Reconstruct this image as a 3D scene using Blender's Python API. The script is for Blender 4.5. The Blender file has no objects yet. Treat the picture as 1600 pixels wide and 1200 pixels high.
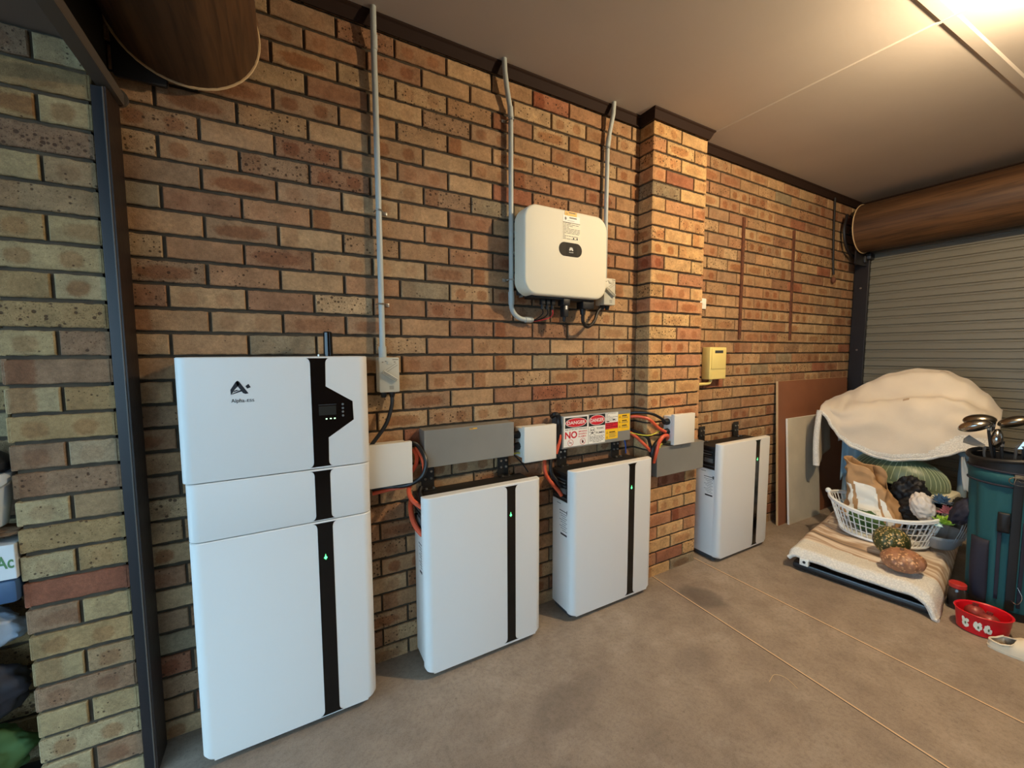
import bpy, bmesh, math, random
from mathutils import Vector, Matrix, noise
D = bpy.data
SC = bpy.context.scene
COL = SC.collection
pi = math.pi

# ---------------------------------------------------------------- camera
CAM = Vector((-0.7025, -1.8989, 1.4829))
yaw, pitch, roll, FPX = 0.50584, -0.07808, -0.00275, 626.9
fw = Vector((math.sin(yaw)*math.cos(pitch), math.cos(yaw)*math.cos(pitch), math.sin(pitch)))
rt = Vector((math.cos(yaw), -math.sin(yaw), 0.0)); up = rt.cross(fw)
rt, up = rt*math.cos(roll)+up*math.sin(roll), -rt*math.sin(roll)+up*math.cos(roll)
cd = D.cameras.new('camera'); cam = D.objects.new('camera', cd); COL.objects.link(cam)
cam.matrix_world = Matrix(((rt.x, up.x, -fw.x, CAM.x), (rt.y, up.y, -fw.y, CAM.y), (rt.z, up.z, -fw.z, CAM.z), (0, 0, 0, 1)))
cd.sensor_width = 36.0; cd.lens = FPX/1600*36.0; cd.clip_start = 0.05; cd.clip_end = 200
SC.camera = cam

# ---------------------------------------------------------------- light
W = D.worlds.new('sky'); SC.world = W; W.use_nodes = True
nt = W.node_tree; bg = nt.nodes['Background']
bg.inputs[0].default_value = (0.46, 0.745, 1.0, 1); bg.inputs[1].default_value = 5.4

LAMP = Vector((1.72, -1.66, 2.80))
ld = D.lights.new('ceiling_bulb_light', 'POINT'); ld.energy = 166; ld.color = (1.0, 0.775, 0.49); ld.shadow_soft_size = 0.035
lo = D.objects.new('ceiling_bulb_light', ld); COL.objects.link(lo); lo.location = LAMP

vs = SC.view_settings
vs.view_transform = 'Standard'; vs.look = 'None'; vs.gamma = 1.0; vs.exposure = 0.0; vs.use_curve_mapping = False

# ---------------------------------------------------------------- materials
def lin(c):
    return tuple((x/12.92 if x <= .04045 else ((x+.055)/1.055)**2.4) for x in [v/255 for v in c])
MATS = {}
def mat(name, rgb, rough=.5, metal=0., bump=0., bscale=200., var=0., vscale=6., emit=None, estr=0., alpha=1., spec=.5, sheen=0., trans=0.):
    m = D.materials.new(name); m.use_nodes = True; n = m.node_tree.nodes; l = m.node_tree.links
    b = n['Principled BSDF']; c = (*lin(rgb), 1)
    b.inputs['Base Color'].default_value = c; b.inputs['Roughness'].default_value = rough; b.inputs['Metallic'].default_value = metal
    b.inputs['Specular IOR Level'].default_value = spec
    if sheen: b.inputs['Sheen Weight'].default_value = sheen
    if trans: b.inputs['Transmission Weight'].default_value = trans
    if alpha < 1: b.inputs['Alpha'].default_value = alpha
    if emit: b.inputs['Emission Color'].default_value = (*lin(emit), 1); b.inputs['Emission Strength'].default_value = estr
    if bump or var:
        tc = n.new('ShaderNodeTexCoord')
    if bump:
        t = n.new('ShaderNodeTexNoise'); t.inputs['Scale'].default_value = bscale; t.inputs['Detail'].default_value = 3
        l.new(tc.outputs['Object'], t.inputs['Vector'])
        bu = n.new('ShaderNodeBump'); bu.inputs['Strength'].default_value = bump; bu.inputs['Distance'].default_value = .002
        l.new(t.outputs[0], bu.inputs['Height']); l.new(bu.outputs[0], b.inputs['Normal'])
    if var:
        t = n.new('ShaderNodeTexNoise'); t.inputs['Scale'].default_value = vscale; t.inputs['Detail'].default_value = 5
        l.new(tc.outputs['Object'], t.inputs['Vector'])
        r = n.new('ShaderNodeMapRange'); r.inputs[1].default_value = .3; r.inputs[2].default_value = .7
        r.inputs[3].default_value = 1-var; r.inputs[4].default_value = 1+var*.6
        l.new(t.outputs[0], r.inputs[0])
        mx = n.new('ShaderNodeVectorMath'); mx.operation = 'SCALE'; mx.inputs[0].default_value = c[:3]
        l.new(r.outputs[0], mx.inputs['Scale']); l.new(mx.outputs[0], b.inputs['Base Color'])
    MATS[name] = m
    return m

class NG:
    """tiny node helper"""
    def __init__(s, name):
        s.m = D.materials.new(name); s.m.use_nodes = True; s.t = s.m.node_tree; s.b = s.t.nodes['Principled BSDF']; MATS[name] = s.m
    def n(s, typ, **kw):
        x = s.t.nodes.new(typ)
        for k, v in kw.items():
            if k.startswith('i_'):
                k = k[2:]; k = int(k) if k.isdigit() else k
                x.inputs[k].default_value = v
            else: setattr(x, k, v)
        return x
    def l(s, a, b): s.t.links.new(a, b)
    def math(s, op, a, b=None, c=None, clamp=False):
        x = s.t.nodes.new('ShaderNodeMath'); x.operation = op; x.use_clamp = clamp
        for i, v in enumerate((a, b, c)):
            if v is None: continue
            if isinstance(v, (int, float)): x.inputs[i].default_value = v
            else: s.l(v, x.inputs[i])
        return x.outputs[0]
    def mr(s, v, a, b, c=0., d=1., smooth=False):
        x = s.t.nodes.new('ShaderNodeMapRange'); 
        if smooth: x.interpolation_type = 'SMOOTHSTEP'
        s.l(v, x.inputs[0])
        for i, q in enumerate((a, b, c, d)): x.inputs[i+1].default_value = q
        return x.outputs[0]
    def mix(s, f, a, b, mode='MIX'):
        x = s.t.nodes.new('ShaderNodeMix'); x.data_type = 'RGBA'; x.blend_type = mode
        for i, v in ((0, f), (6, a), (7, b)):
            if isinstance(v, (int, float)): x.inputs[i].default_value = v
            elif isinstance(v, tuple): x.inputs[i].default_value = (*v[:3], 1)
            else: s.l(v, x.inputs[i])
        return x.outputs[2]

def brick_material():
    g = NG('brick'); b = g.b
    uv = g.n('ShaderNodeUVMap'); uv.uv_map = 'brick_uv'
    at = g.n('ShaderNodeAttribute', attribute_name='brick_tone')
    a2 = g.n('ShaderNodeAttribute', attribute_name='brick_seed')
    tc = g.n('ShaderNodeTexCoord')
    sep = g.n('ShaderNodeSeparateXYZ'); g.l(uv.outputs[0], sep.inputs[0])
    sd = g.n('ShaderNodeSeparateColor'); g.l(a2.outputs['Color'], sd.inputs[0])
    off = g.n('ShaderNodeVectorMath', operation='SCALE'); g.l(a2.outputs['Color'], off.inputs[0]); off.inputs['Scale'].default_value = 40
    pos = g.n('ShaderNodeVectorMath', operation='ADD'); g.l(tc.outputs['Object'], pos.inputs[0]); g.l(off.outputs[0], pos.inputs[1])
    def nz(scale, detail=4, rough=.6):
        x = g.n('ShaderNodeTexNoise'); x.inputs['Scale'].default_value = scale; x.inputs['Detail'].default_value = detail
        x.inputs['Roughness'].default_value = rough; g.l(pos.outputs[0], x.inputs['Vector']); return x.outputs[0]
    n1, n2, n3, n4, n5 = nz(14), nz(75, 5, .75), nz(300, 3, .7), nz(30, 2), nz(420, 2, .8)
    wob = g.math('ADD', g.math('MULTIPLY', g.math('SUBTRACT', n4, .5), .7), g.math('MULTIPLY', g.math('SUBTRACT', n2, .5), .5))
    # two kiss marks (where bricks were stacked in the kiln) in brick coordinates
    def oval(cx, cy, rx, ry):
        dx = g.math('DIVIDE', g.math('SUBTRACT', sep.outputs[0], cx), rx)
        dy = g.math('DIVIDE', g.math('SUBTRACT', sep.outputs[1], cy), ry)
        r = g.math('SQRT', g.math('ADD', g.math('POWER', g.math('ABSOLUTE', dx), 2.6), g.math('POWER', g.math('ABSOLUTE', dy), 2.6)))
        return g.mr(g.math('ADD', r, wob), 1.20, .62, 0., 1., True)
    ov2 = g.math('MAXIMUM', oval(.058, .04, .030, .027), oval(.172, .04, .030, .027))
    ov1 = oval(.115, .04, .088, .026)
    band = oval(.04, .04, .034, .08)
    pick = sd.outputs[0]
    sel1 = g.mr(pick, .55, .56); sel2 = g.mr(pick, .80, .81)
    ovm = g.math('ADD', g.math('MULTIPLY', ov2, g.math('SUBTRACT', 1., sel1)), g.math('MULTIPLY', ov1, g.math('SUBTRACT', sel1, sel2)))
    ovm = g.math('ADD', ovm, g.math('MULTIPLY', band, sel2))
    amt = g.math('MULTIPLY', ovm, sd.outputs[1])
    base = at.outputs['Color']
    dark = g.mix(1., base, (.72, .52, .43), 'MULTIPLY')
    c = g.mix(amt, base, dark)
    # mottling
    k = g.mr(n1, .3, .7, .76, 1.18)
    k2 = g.mr(n2, .3, .7, .74, 1.18)
    sc = g.n('ShaderNodeVectorMath', operation='SCALE'); g.l(c, sc.inputs[0]); g.l(g.math('MULTIPLY', g.math('MULTIPLY', k, k2), g.mr(n5, .25, .75, .78, 1.2)), sc.inputs['Scale'])
    c = sc.outputs[0]
    # iron specks
    vo = g.n('ShaderNodeTexVoronoi'); vo.inputs['Scale'].default_value = 75; g.l(pos.outputs[0], vo.inputs['Vector'])
    vs_ = g.n('ShaderNodeSeparateColor'); g.l(vo.outputs['Color'], vs_.inputs[0])
    rad = g.math('MULTIPLY', g.math('SUBTRACT', vs_.outputs[0], g.math('SUBTRACT', 1., g.math('MULTIPLY', sd.outputs[2], .8))), .62)
    sp = g.mr(g.math('SUBTRACT', rad, vo.outputs['Distance']), -.04, .05)
    vo2 = g.n('ShaderNodeTexVoronoi'); vo2.inputs['Scale'].default_value = 240; g.l(pos.outputs[0], vo2.inputs['Vector'])
    vs2 = g.n('ShaderNodeSeparateColor'); g.l(vo2.outputs['Color'], vs2.inputs[0])
    rad2 = g.math('MULTIPLY', g.math('SUBTRACT', vs2.outputs[0], g.math('SUBTRACT', 1., g.math('ADD', g.math('MULTIPLY', sd.outputs[2], .5), .12))), .9)
    sp2 = g.mr(g.math('SUBTRACT', rad2, vo2.outputs['Distance']), -.05, .1)
    spk = g.math('MAXIMUM', sp, g.math('MULTIPLY', sp2, .7))
    c = g.mix(g.math('MULTIPLY', spk, .8), c, (.045, .022, .012))
    g.l(c, b.inputs['Base Color']); b.inputs['Roughness'].default_value = .88; b.inputs['Specular IOR Level'].default_value = .25
    bu = g.n('ShaderNodeBump'); bu.inputs['Strength'].default_value = .8; bu.inputs['Distance'].default_value = .003
    h = g.math('ADD', g.math('MULTIPLY', n2, .8), g.math('MULTIPLY', n3, .5)); h = g.math('SUBTRACT', h, g.math('MULTIPLY', spk, .6))
    g.l(h, bu.inputs['Height']); g.l(bu.outputs[0], b.inputs['Normal'])
    return g.m
BRICK = brick_material()
mat('mortar', (74, 64, 50), .95, bump=.8, bscale=150, var=.35, vscale=12)

def concrete_material():
    g = NG('concrete'); b = g.b
    tc = g.n('ShaderNodeTexCoord'); P = tc.outputs['Object']
    def nz(scale, detail=6, rough=.6, st=None):
        x = g.n('ShaderNodeTexNoise'); x.inputs['Scale'].default_value = scale; x.inputs['Detail'].default_value = detail; x.inputs['Roughness'].default_value = rough
        if st:
            mp = g.n('ShaderNodeMapping'); mp.inputs['Scale'].default_value = st; g.l(P, mp.inputs[0]); g.l(mp.outputs[0], x.inputs['Vector'])
        else: g.l(P, x.inputs['Vector'])
        return x.outputs[0]
    n1, n2, n3, n4, n5 = nz(1.6), nz(7), nz(55, 6, .8), nz(260, 2), nz(3.2, 5, .65, (1, 1.6, 1))
    c = g.mix(g.mr(n1, .32, .68), (.245, .190, .142), (.375, .302, .232))
    c = g.mix(g.math('MULTIPLY', g.mr(n2, .42, .72), .55), c, (.18, .14, .105))
    c = g.mix(g.math('MULTIPLY', g.mr(n5, .55, .70), .4), c, (.44, .37, .30))
    c = g.mix(g.math('MULTIPLY', g.mr(n3, .46, .70), .5), c, (.12, .092, .072)); c = g.mix(g.math('MULTIPLY', g.mr(n4, .5, .8), .25), c, (.5, .44, .37))
    # oil stain by the pier
    def blot(x0, y0, rx, ry, ang=0):
        mp = g.n('ShaderNodeMapping'); mp.vector_type = 'TEXTURE'; mp.inputs['Location'].default_value = (x0, y0, 0); mp.inputs['Rotation'].default_value = (0, 0, ang); mp.inputs['Scale'].default_value = (rx, ry, 1)
        g.l(P, mp.inputs[0]); ln = g.n('ShaderNodeVectorMath', operation='LENGTH'); g.l(mp.outputs[0], ln.inputs[0])
        return g.mr(g.math('ADD', ln.outputs['Value'], g.math('MULTIPLY', g.math('SUBTRACT', n2, .5), 1.6)), 1.05, .45, 0., 1., True)
    st = g.math('MAXIMUM', blot(1.42, -.42, .13, .17), g.math('MULTIPLY', blot(.25, -.62, .30, .12, .3), .5))
    st = g.math('MAXIMUM', st, g.math('MULTIPLY', blot(.95, -.72, .16, .1), .45))
    c = g.mix(g.math('MULTIPLY', st, .62), c, (.085, .066, .055))
    vo = g.n('ShaderNodeTexVoronoi'); vo.inputs['Scale'].default_value = 30; g.l(P, vo.inputs['Vector'])
    vc = g.n('ShaderNodeSeparateColor'); g.l(vo.outputs['Color'], vc.inputs[0])
    peb = g.mr(g.math('SUBTRACT', g.math('MULTIPLY', g.math('SUBTRACT', vc.outputs[0], .86), 1.1), vo.outputs['Distance']), -.03, .03)
    c = g.mix(g.math('MULTIPLY', peb, .35), c, (.09, .06, .045))
    g.l(c, b.inputs['Base Color'])
    g.l(g.mr(n2, .3, .7, .55, .8), b.inputs['Roughness']); b.inputs['Specular IOR Level'].default_value = .3
    bu = g.n('ShaderNodeBump'); bu.inputs['Strength'].default_value = .35; bu.inputs['Distance'].default_value = .003
    g.l(g.math('ADD', n3, g.math('MULTIPLY', n4, .4)), bu.inputs['Height']); g.l(bu.outputs[0], b.inputs['Normal'])
    return g.m
concrete_material()

def wood_material(name, c1, c2, c3, axis='Y'):
    g = NG(name); b = g.b
    tc = g.n('ShaderNodeTexCoord')
    def nz(scale, st, d=6):
        mp = g.n('ShaderNodeMapping'); mp.inputs['Scale'].default_value = st; g.l(tc.outputs['Object'], mp.inputs[0])
        x = g.n('ShaderNodeTexNoise'); x.inputs['Scale'].default_value = scale; x.inputs['Detail'].default_value = d; x.inputs['Distortion'].default_value = .6
        g.l(mp.outputs[0], x.inputs['Vector']); return x.outputs[0]
    st = {'Y': (1, .06, 1), 'X': (.06, 1, 1)}[axis]
    a, bb = nz(14, st), nz(60, st)
    c = g.mix(g.mr(a, .35, .65), lin(c1), lin(c2)); c = g.mix(g.math('MULTIPLY', g.mr(bb, .45, .7), .7), c, lin(c3))
    g.l(c, b.inputs['Base Color']); b.inputs['Roughness'].default_value = .55
    return g.m
wood_material('wood_vinyl', (98, 68, 42), (72, 47, 28), (42, 27, 17))

def fleece_material(name, rgb, cell=110.):
    g = NG(name); b = g.b
    tc = g.n('ShaderNodeTexCoord')
    vo = g.n('ShaderNodeTexVoronoi'); vo.inputs['Scale'].default_value = cell; g.l(tc.outputs['Object'], vo.inputs['Vector'])
    g.l(g.mix(g.mr(vo.outputs['Distance'], .1, .6), lin(rgb), tuple(x*.80 for x in lin(rgb))), b.inputs['Base Color'])  # shade in the crevices between tufts is put into the colour
    b.inputs['Roughness'].default_value = .95; b.inputs['Specular IOR Level'].default_value = .1
    bu = g.n('ShaderNodeBump'); bu.inputs['Strength'].default_value = .6; bu.inputs['Distance'].default_value = .004; bu.invert = True
    g.l(vo.outputs['Distance'], bu.inputs['Height']); g.l(bu.outputs[0], b.inputs['Normal'])
    return g.m
fleece_material('fleece_white', (236, 232, 222))

def streak_blanket():
    g = NG('blanket_print'); b = g.b
    tc = g.n('ShaderNodeTexCoord')
    mp = g.n('ShaderNodeMapping'); mp.inputs['Rotation'].default_value = (0, 0, -.16); mp.inputs['Scale'].default_value = (4.2, .75, 2); g.l(tc.outputs['Object'], mp.inputs[0])
    x = g.n('ShaderNodeTexNoise'); x.inputs['Scale'].default_value = 1.7; x.inputs['Detail'].default_value = 5; x.inputs['Distortion'].default_value = .5
    g.l(mp.outputs[0], x.inputs['Vector'])
    cr = g.n('ShaderNodeValToRGB'); g.l(x.outputs[0], cr.inputs[0]); e = cr.color_ramp.elements
    e[0].position = .30; e[0].color = (*lin((112, 100, 92)), 1); e[1].position = .72; e[1].color = (*lin((240, 230, 216)), 1)
    k = e.new(.42); k.color = (*lin((188, 160, 132)), 1); k = e.new(.52); k.color = (*lin((234, 222, 206)), 1); k = e.new(.60); k.color = (*lin((182, 154, 128)), 1)
    g.l(cr.outputs[0], b.inputs['Base Color']); b.inputs['Roughness'].default_value = .95; b.inputs['Specular IOR Level'].default_value = .1
    t = g.n('ShaderNodeTexNoise'); t.inputs['Scale'].default_value = 160; g.l(tc.outputs['Object'], t.inputs['Vector'])
    bu = g.n('ShaderNodeBump'); bu.inputs['Strength'].default_value = .4; bu.inputs['Distance'].default_value = .002; g.l(t.outputs[0], bu.inputs['Height']); g.l(bu.outputs[0], b.inputs['Normal'])
streak_blanket()

def pumpkin_material(name, c1, c2, c3, scale):
    g = NG(name); b = g.b
    tc = g.n('ShaderNodeTexCoord')
    x = g.n('ShaderNodeTexNoise'); x.inputs['Scale'].default_value = scale; x.inputs['Detail'].default_value = 4; g.l(tc.outputs['Object'], x.inputs['Vector'])
    v = g.n('ShaderNodeTexVoronoi'); v.inputs['Scale'].default_value = scale*3.2; g.l(tc.outputs['Object'], v.inputs['Vector'])
    y = g.n('ShaderNodeTexNoise'); y.inputs['Scale'].default_value = scale*1.1; g.l(tc.outputs['Object'], y.inputs['Vector'])
    c = g.mix(g.mr(x.outputs[0], .4, .62), lin(c1), lin(c2))
    m = g.math('MULTIPLY', g.mr(v.outputs['Distance'], .46, .28), g.mr(y.outputs[0], .42, .54))
    c = g.mix(m, c, lin(c3))
    g.l(c, b.inputs['Base Color']); b.inputs['Roughness'].default_value = .45
pumpkin_material('pumpkin_green', (44, 52, 24), (70, 76, 34), (214, 180, 122), 22)
pumpkin_material('pumpkin_brown', (166, 116, 86), (132, 92, 66), (222, 172, 124), 20)

mat('white_powder', (230, 229, 224), .42, bump=.12, bscale=900)
mat('white_soft', (226, 222, 210), .45, bump=.1, bscale=700)
mat('inverter_shell', (232, 226, 204), .6)
mat('body_grey', (205, 208, 208), .5)
mat('black_gloss', (9, 9, 10), .16)
mat('black_matt', (16, 16, 17), .45, var=.2, vscale=20)
mat('black_paint', (30, 26, 22), .55, bump=.15, bscale=300)
mat('black_rubber', (14, 14, 16), .5)
mat('grey_print', (96, 98, 98), .6)
mat('dark_grey', (62, 64, 66), .5)
mat('galvanised', (150, 148, 140), .42, metal=.35, bump=.1, bscale=120, var=.12, vscale=3)
mat('conduit_grey', (178, 184, 180), .42)
mat('isolator_grey', (196, 194, 178), .45)
mat('isolator_line', (96, 94, 84), .6)
mat('steel', (190, 188, 182), .28, metal=1.)
mat('chrome', (176, 174, 170), .2, metal=1.)
mat('bronze_chrome', (128, 122, 112), .28, metal=1.)
mat('cable_black', (16, 16, 18), .4)
mat('cable_orange', (214, 88, 54), .42)
mat('cable_red', (196, 52, 54), .42)
mat('cable_blue', (44, 96, 190), .45)
mat('cable_yellow', (206, 196, 60), .45)
mat('led_green', (40, 220, 90), .4, emit=(90, 255, 140), estr=3.0)
mat('led_white', (220, 255, 220), .4, emit=(200, 255, 200), estr=2.0)
mat('lcd', (44, 44, 40), .25)
mat('logo_ink', (18, 16, 24), .5)
mat('pill_grey', (44, 39, 32), .6, spec=.2)
mat('pill_dark', (30, 26, 22), .6, spec=.2)
mat('label_white', (240, 238, 228), .5)
mat('label_cream', (232, 226, 200), .5)
mat('label_orange', (240, 178, 60), .5)
mat('label_yellow', (246, 196, 30), .5)
mat('label_red', (206, 30, 44), .5)
mat('label_black', (14, 12, 12), .5)
mat('print_grey', (110, 106, 96), .6)
mat('door_frame_black', (30, 27, 30), .42, bump=.1)
mat('door_frame_brown', (38, 26, 20), .5, bump=.5, bscale=40, var=.35, vscale=9)
mat('rail_grey', (84, 76, 68), .5)
mat('curtain_back', (34, 30, 20), .6)
mat('slat_paint', (118, 114, 100), .45, var=.04, vscale=3)
mat('cornice_brown', (44, 29, 22), .75, spec=.2)
mat('rust', (104, 62, 42), .7, var=.3, vscale=30)
mat('ceiling_paint', (190, 180, 170), .85, bump=.15, bscale=60, var=.05, vscale=2)
mat('soffit_paint', (120, 104, 92), .85)
mat('mdf', (134, 84, 56), .6, var=.12, vscale=5)
mat('mdf_edge', (206, 176, 134), .7)
mat('board_white', (202, 192, 170), .4, var=.14, vscale=4)
mat('yellow_plastic', (236, 214, 132), .42)
mat('laundry_plastic', (236, 238, 236), .35)
mat('paper_brown', (178, 140, 98), .75, bump=.3, bscale=60, var=.12, vscale=14)
mat('colander_green', (102, 116, 88), .38)
mat('colander_slot', (166, 174, 142), .5)
mat('bag_black', (14, 14, 18), .6)
mat('plastic_film', (214, 206, 198), .16, bump=.9, bscale=26)
mat('tray_plastic', (150, 156, 160), .35)
mat('flower_blue', (108, 138, 160), .6); mat('flower_pink', (216, 130, 134), .6); mat('leaf_lime', (150, 190, 60), .55); mat('tag_pale', (196, 226, 222), .5)
mat('treadmill_black', (26, 27, 30), .42)
mat('treadmill_grey', (120, 140, 152), .4)
mat('cloth_blue', (140, 166, 180), .9)
mat('blanket_beige', (214, 202, 184), .95, bump=.35, bscale=220, var=.06, vscale=5, sheen=.3, spec=.1)
mat('blanket_back', (176, 160, 138), .95)
mat('stain_brown', (170, 148, 124), .95)
mat('bowl_red', (214, 24, 36), .28)
mat('flower_white', (238, 234, 214), .5); mat('flower_green', (90, 110, 70), .5)
mat('pomegranate', (150, 60, 52), .4, var=.25, vscale=30)
mat('jar_glass', (52, 44, 40), .08, alpha=1.)
mat('lid_red', (178, 44, 38), .4)
mat('golf_teal', (20, 80, 86), .7, bump=.2, bscale=400)
mat('golf_dark', (30, 30, 46), .75)
mat('golf_black', (14, 14, 17), .55)
mat('glove_cloth', (226, 216, 196), .9)
mat('slipper_beige', (220, 206, 180), .75, bump=.2)
mat('slipper_inside', (120, 100, 80), .9)
mat('bucket_white', (206, 216, 222), .4)
mat('crate_dark', (28, 32, 38), .5)
mat('carton_white', (204, 208, 208), .6)
mat('ink_green', (76, 122, 74), .6)
mat('blue_plastic', (60, 88, 122), .45)
mat('bag_silver', (150, 168, 186), .35, bump=.6, bscale=20, var=.35, vscale=9)
mat('bag_dark', (34, 34, 42), .6, bump=.4, bscale=15)
mat('cloth_green', (60, 92, 46), .8, bump=.4, bscale=30)
mat('cardboard', (120, 92, 66), .8)
mat('sealant', (208, 176, 136), .8)
mat('paving', (62, 60, 56), .9)
mat('garage_wall', (150, 116, 84), .9)
mat('bulb_glass', (255, 230, 180), .4, emit=(255, 214, 150), estr=6)
M = MATS

# ---------------------------------------------------------------- mesh builder
class MB:
    def __init__(s): s.bm = bmesh.new(); s.m = []
    def mi(s, name):
        if name not in s.m: s.m.append(name)
        return s.m.index(name)
    def face(s, pts, mn):
        vs = [s.bm.verts.new(p) for p in pts]; f = s.bm.faces.new(vs); f.material_index = s.mi(mn); return f
    def merge(s, other):
        base = {}
        for v in other.verts: base[v] = s.bm.verts.new(v.co)
        return base
    def box(s, x0, x1, y0, y1, z0, z1, mn, bev=0., seg=2, mx=None):
        t = bmesh.new(); bmesh.ops.create_cube(t, size=1)
        for v in t.verts: v.co = Vector(((x0+x1)/2+v.co.x*(x1-x0), (y0+y1)/2+v.co.y*(y1-y0), (z0+z1)/2+v.co.z*(z1-z0)))
        if bev: bmesh.ops.bevel(t, geom=list(t.edges), offset=bev, segments=seg, profile=.5, affect='EDGES')
        if mx is not None: t.transform(mx)
        s.add(t, mn)
    def add(s, t, mn):
        k = s.mi(mn); b = {v: s.bm.verts.new(v.co) for v in t.verts}
        for f in t.faces:
            g = s.bm.faces.new([b[v] for v in f.verts]); g.material_index = k
        t.free()
    def tube(s, pts, r, mn, seg=10, caps=True):
        pts = [Vector(p) for p in pts]; n = len(pts); rr = r if isinstance(r, (list, tuple)) else [r]*n
        k = s.mi(mn); rings = []; prev = None
        for i, p in enumerate(pts):
            d = (pts[min(i+1, n-1)]-pts[max(i-1, 0)]).normalized()
            if prev is None:
                a = d.orthogonal().normalized()
            else:
                a = (prev-d*prev.dot(d)); a = a.normalized() if a.length > 1e-6 else d.orthogonal().normalized()
            prev = a; bb = d.cross(a)
            rings.append([s.bm.verts.new(p+(a*math.cos(2*pi*j/seg)+bb*math.sin(2*pi*j/seg))*rr[i]) for j in range(seg)])
        for i in range(n-1):
            for j in range(seg):
                f = s.bm.faces.new((rings[i][j], rings[i][(j+1) % seg], rings[i+1][(j+1) % seg], rings[i+1][j])); f.material_index = k
        if caps:
            for q in (rings[0][::-1], rings[-1]):
                f = s.bm.faces.new(q); f.material_index = k
    def lathe(s, prof, c, mn, seg=24, sx=1., sy=1., mx=None, cap=True, fn=None):
        k = s.mi(mn); rings = []; c = Vector(c)
        for r, z in prof:
            ring = []
            for j in range(seg):
                a = 2*pi*j/seg; q = r*(fn(a, z) if fn else 1)
                p = Vector((q*math.cos(a)*sx, q*math.sin(a)*sy, z))
                if mx is not None: p = mx @ p
                ring.append(s.bm.verts.new(p+c))
            rings.append(ring)
        for i in range(len(rings)-1):
            for j in range(seg):
                f = s.bm.faces.new((rings[i][j], rings[i][(j+1) % seg], rings[i+1][(j+1) % seg], rings[i+1][j])); f.material_index = k
        if cap:
            for q in (rings[0][::-1], rings[-1]):
                try: f = s.bm.faces.new(q); f.material_index = k
                except Exception: pass
    def cyl(s, p0, p1, r, mn, seg=16, r2=None): s.tube([p0, p1], [r, r if r2 is None else r2], mn, seg)
    def plate(s, poly, y, th, mn):
        """polygon in XZ, front face at y, thickness th going +y (poly counter-clockwise seen from -y)"""
        k = s.mi(mn)
        a = [s.bm.verts.new((x, y, z)) for x, z in poly]; b = [s.bm.verts.new((x, y+th, z)) for x, z in poly]
        f = s.bm.faces.new(a); f.material_index = k
        f = s.bm.faces.new(b[::-1]); f.material_index = k
        n = len(poly)
        for i in range(n):
            f = s.bm.faces.new((a[(i+1) % n], a[i], b[i], b[(i+1) % n])); f.material_index = k
    def grid(s, fn, nu, nv, mn, mfn=None):
        vs = [[s.bm.verts.new(fn(i/nu, j/nv)) for j in range(nv+1)] for i in range(nu+1)]
        for i in range(nu):
            for j in range(nv):
                f = s.bm.faces.new((vs[i][j], vs[i+1][j], vs[i+1][j+1], vs[i][j+1]))
                f.material_index = s.mi(mfn((i+.5)/nu, (j+.5)/nv) if mfn else mn)
    def ellipsoid(s, c, r, mn, mx=None, u=16, v=12, fn=None):
        t = bmesh.new(); bmesh.ops.create_uvsphere(t, u_segments=u, v_segments=v, radius=1)
        for w in t.verts:
            p = w.co.copy()
            if fn: p = p*fn(p)
            p = Vector((p.x*r[0], p.y*r[1], p.z*r[2]))
            if mx is not None: p = mx @ p
            w.co = p+Vector(c)
        s.add(t, mn)
    def text(s, body, x0, x1, z0, z1, y, mn, bold=0.0, mx=None, depth=.0004):
        cu = D.curves.new('t', 'FONT'); cu.body = body; cu.size = 1; cu.extrude = .002; cu.offset = bold; cu.resolution_u = 3
        o = D.objects.new('t', cu); COL.objects.link(o); dg = bpy.context.evaluated_depsgraph_get(); dg.update()
        me = D.meshes.new_from_object(o.evaluated_get(dg)); D.objects.remove(o); D.curves.remove(cu)
        xs = [v.co.x for v in me.vertices]; ys = [v.co.y for v in me.vertices]
        if not xs: return
        a, b_, c, d = min(xs), max(xs), min(ys), max(ys); k = s.mi(mn); vv = []
        for v in me.vertices:
            p = Vector((x0+(v.co.x-a)/(b_-a)*(x1-x0), y-(depth if v.co.z > 0 else 0), z0+(v.co.y-c)/(d-c)*(z1-z0)))
            vv.append(s.bm.verts.new(mx @ p if mx is not None else p))
        for p in me.polygons:
            try: f = s.bm.faces.new([vv[i] for i in p.vertices]); f.material_index = k
            except Exception: pass
        D.meshes.remove(me)
    def build(s, name, parent=None, smooth=True, solid=0., sub=0, ang=35, normals=True):
        bm = s.bm
        if normals: bmesh.ops.recalc_face_normals(bm, faces=bm.faces)
        if parent is not None:
            o_ = world_loc(parent)
            for v in bm.verts: v.co -= o_
        else: o_ = None
        me = D.meshes.new(name); bm.to_mesh(me); bm.free()
        for n in s.m: me.materials.append(M[n])
        if smooth:
            for p in me.polygons: p.use_smooth = True
            try: me.set_sharp_from_angle(angle=math.radians(ang))
            except Exception: pass
        o = D.objects.new(name, me); COL.objects.link(o)
        if parent is not None: o.parent = parent
        if solid:
            md = o.modifiers.new('solid', 'SOLIDIFY'); md.thickness = solid; md.offset = 0
        if sub:
            md = o.modifiers.new('sub', 'SUBSURF'); md.levels = sub; md.render_levels = sub
        return o
def world_loc(o):
    v = Vector(o.location)
    while o.parent is not None:
        o = o.parent; v += o.location
    return v
def tag(o, label, cat, group=None):
    o['label'] = label; o['category'] = cat
    if group: o['group'] = group
    return o
def thing(name, label, cat, loc, group=None):
    o = D.objects.new(name, None); COL.objects.link(o); o.location = loc; o.empty_display_size = .05
    return tag(o, label, cat, group)
def struct(mb, name, **k):
    o = mb.build(name, **k); o['kind'] = 'structure'; return o
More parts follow.
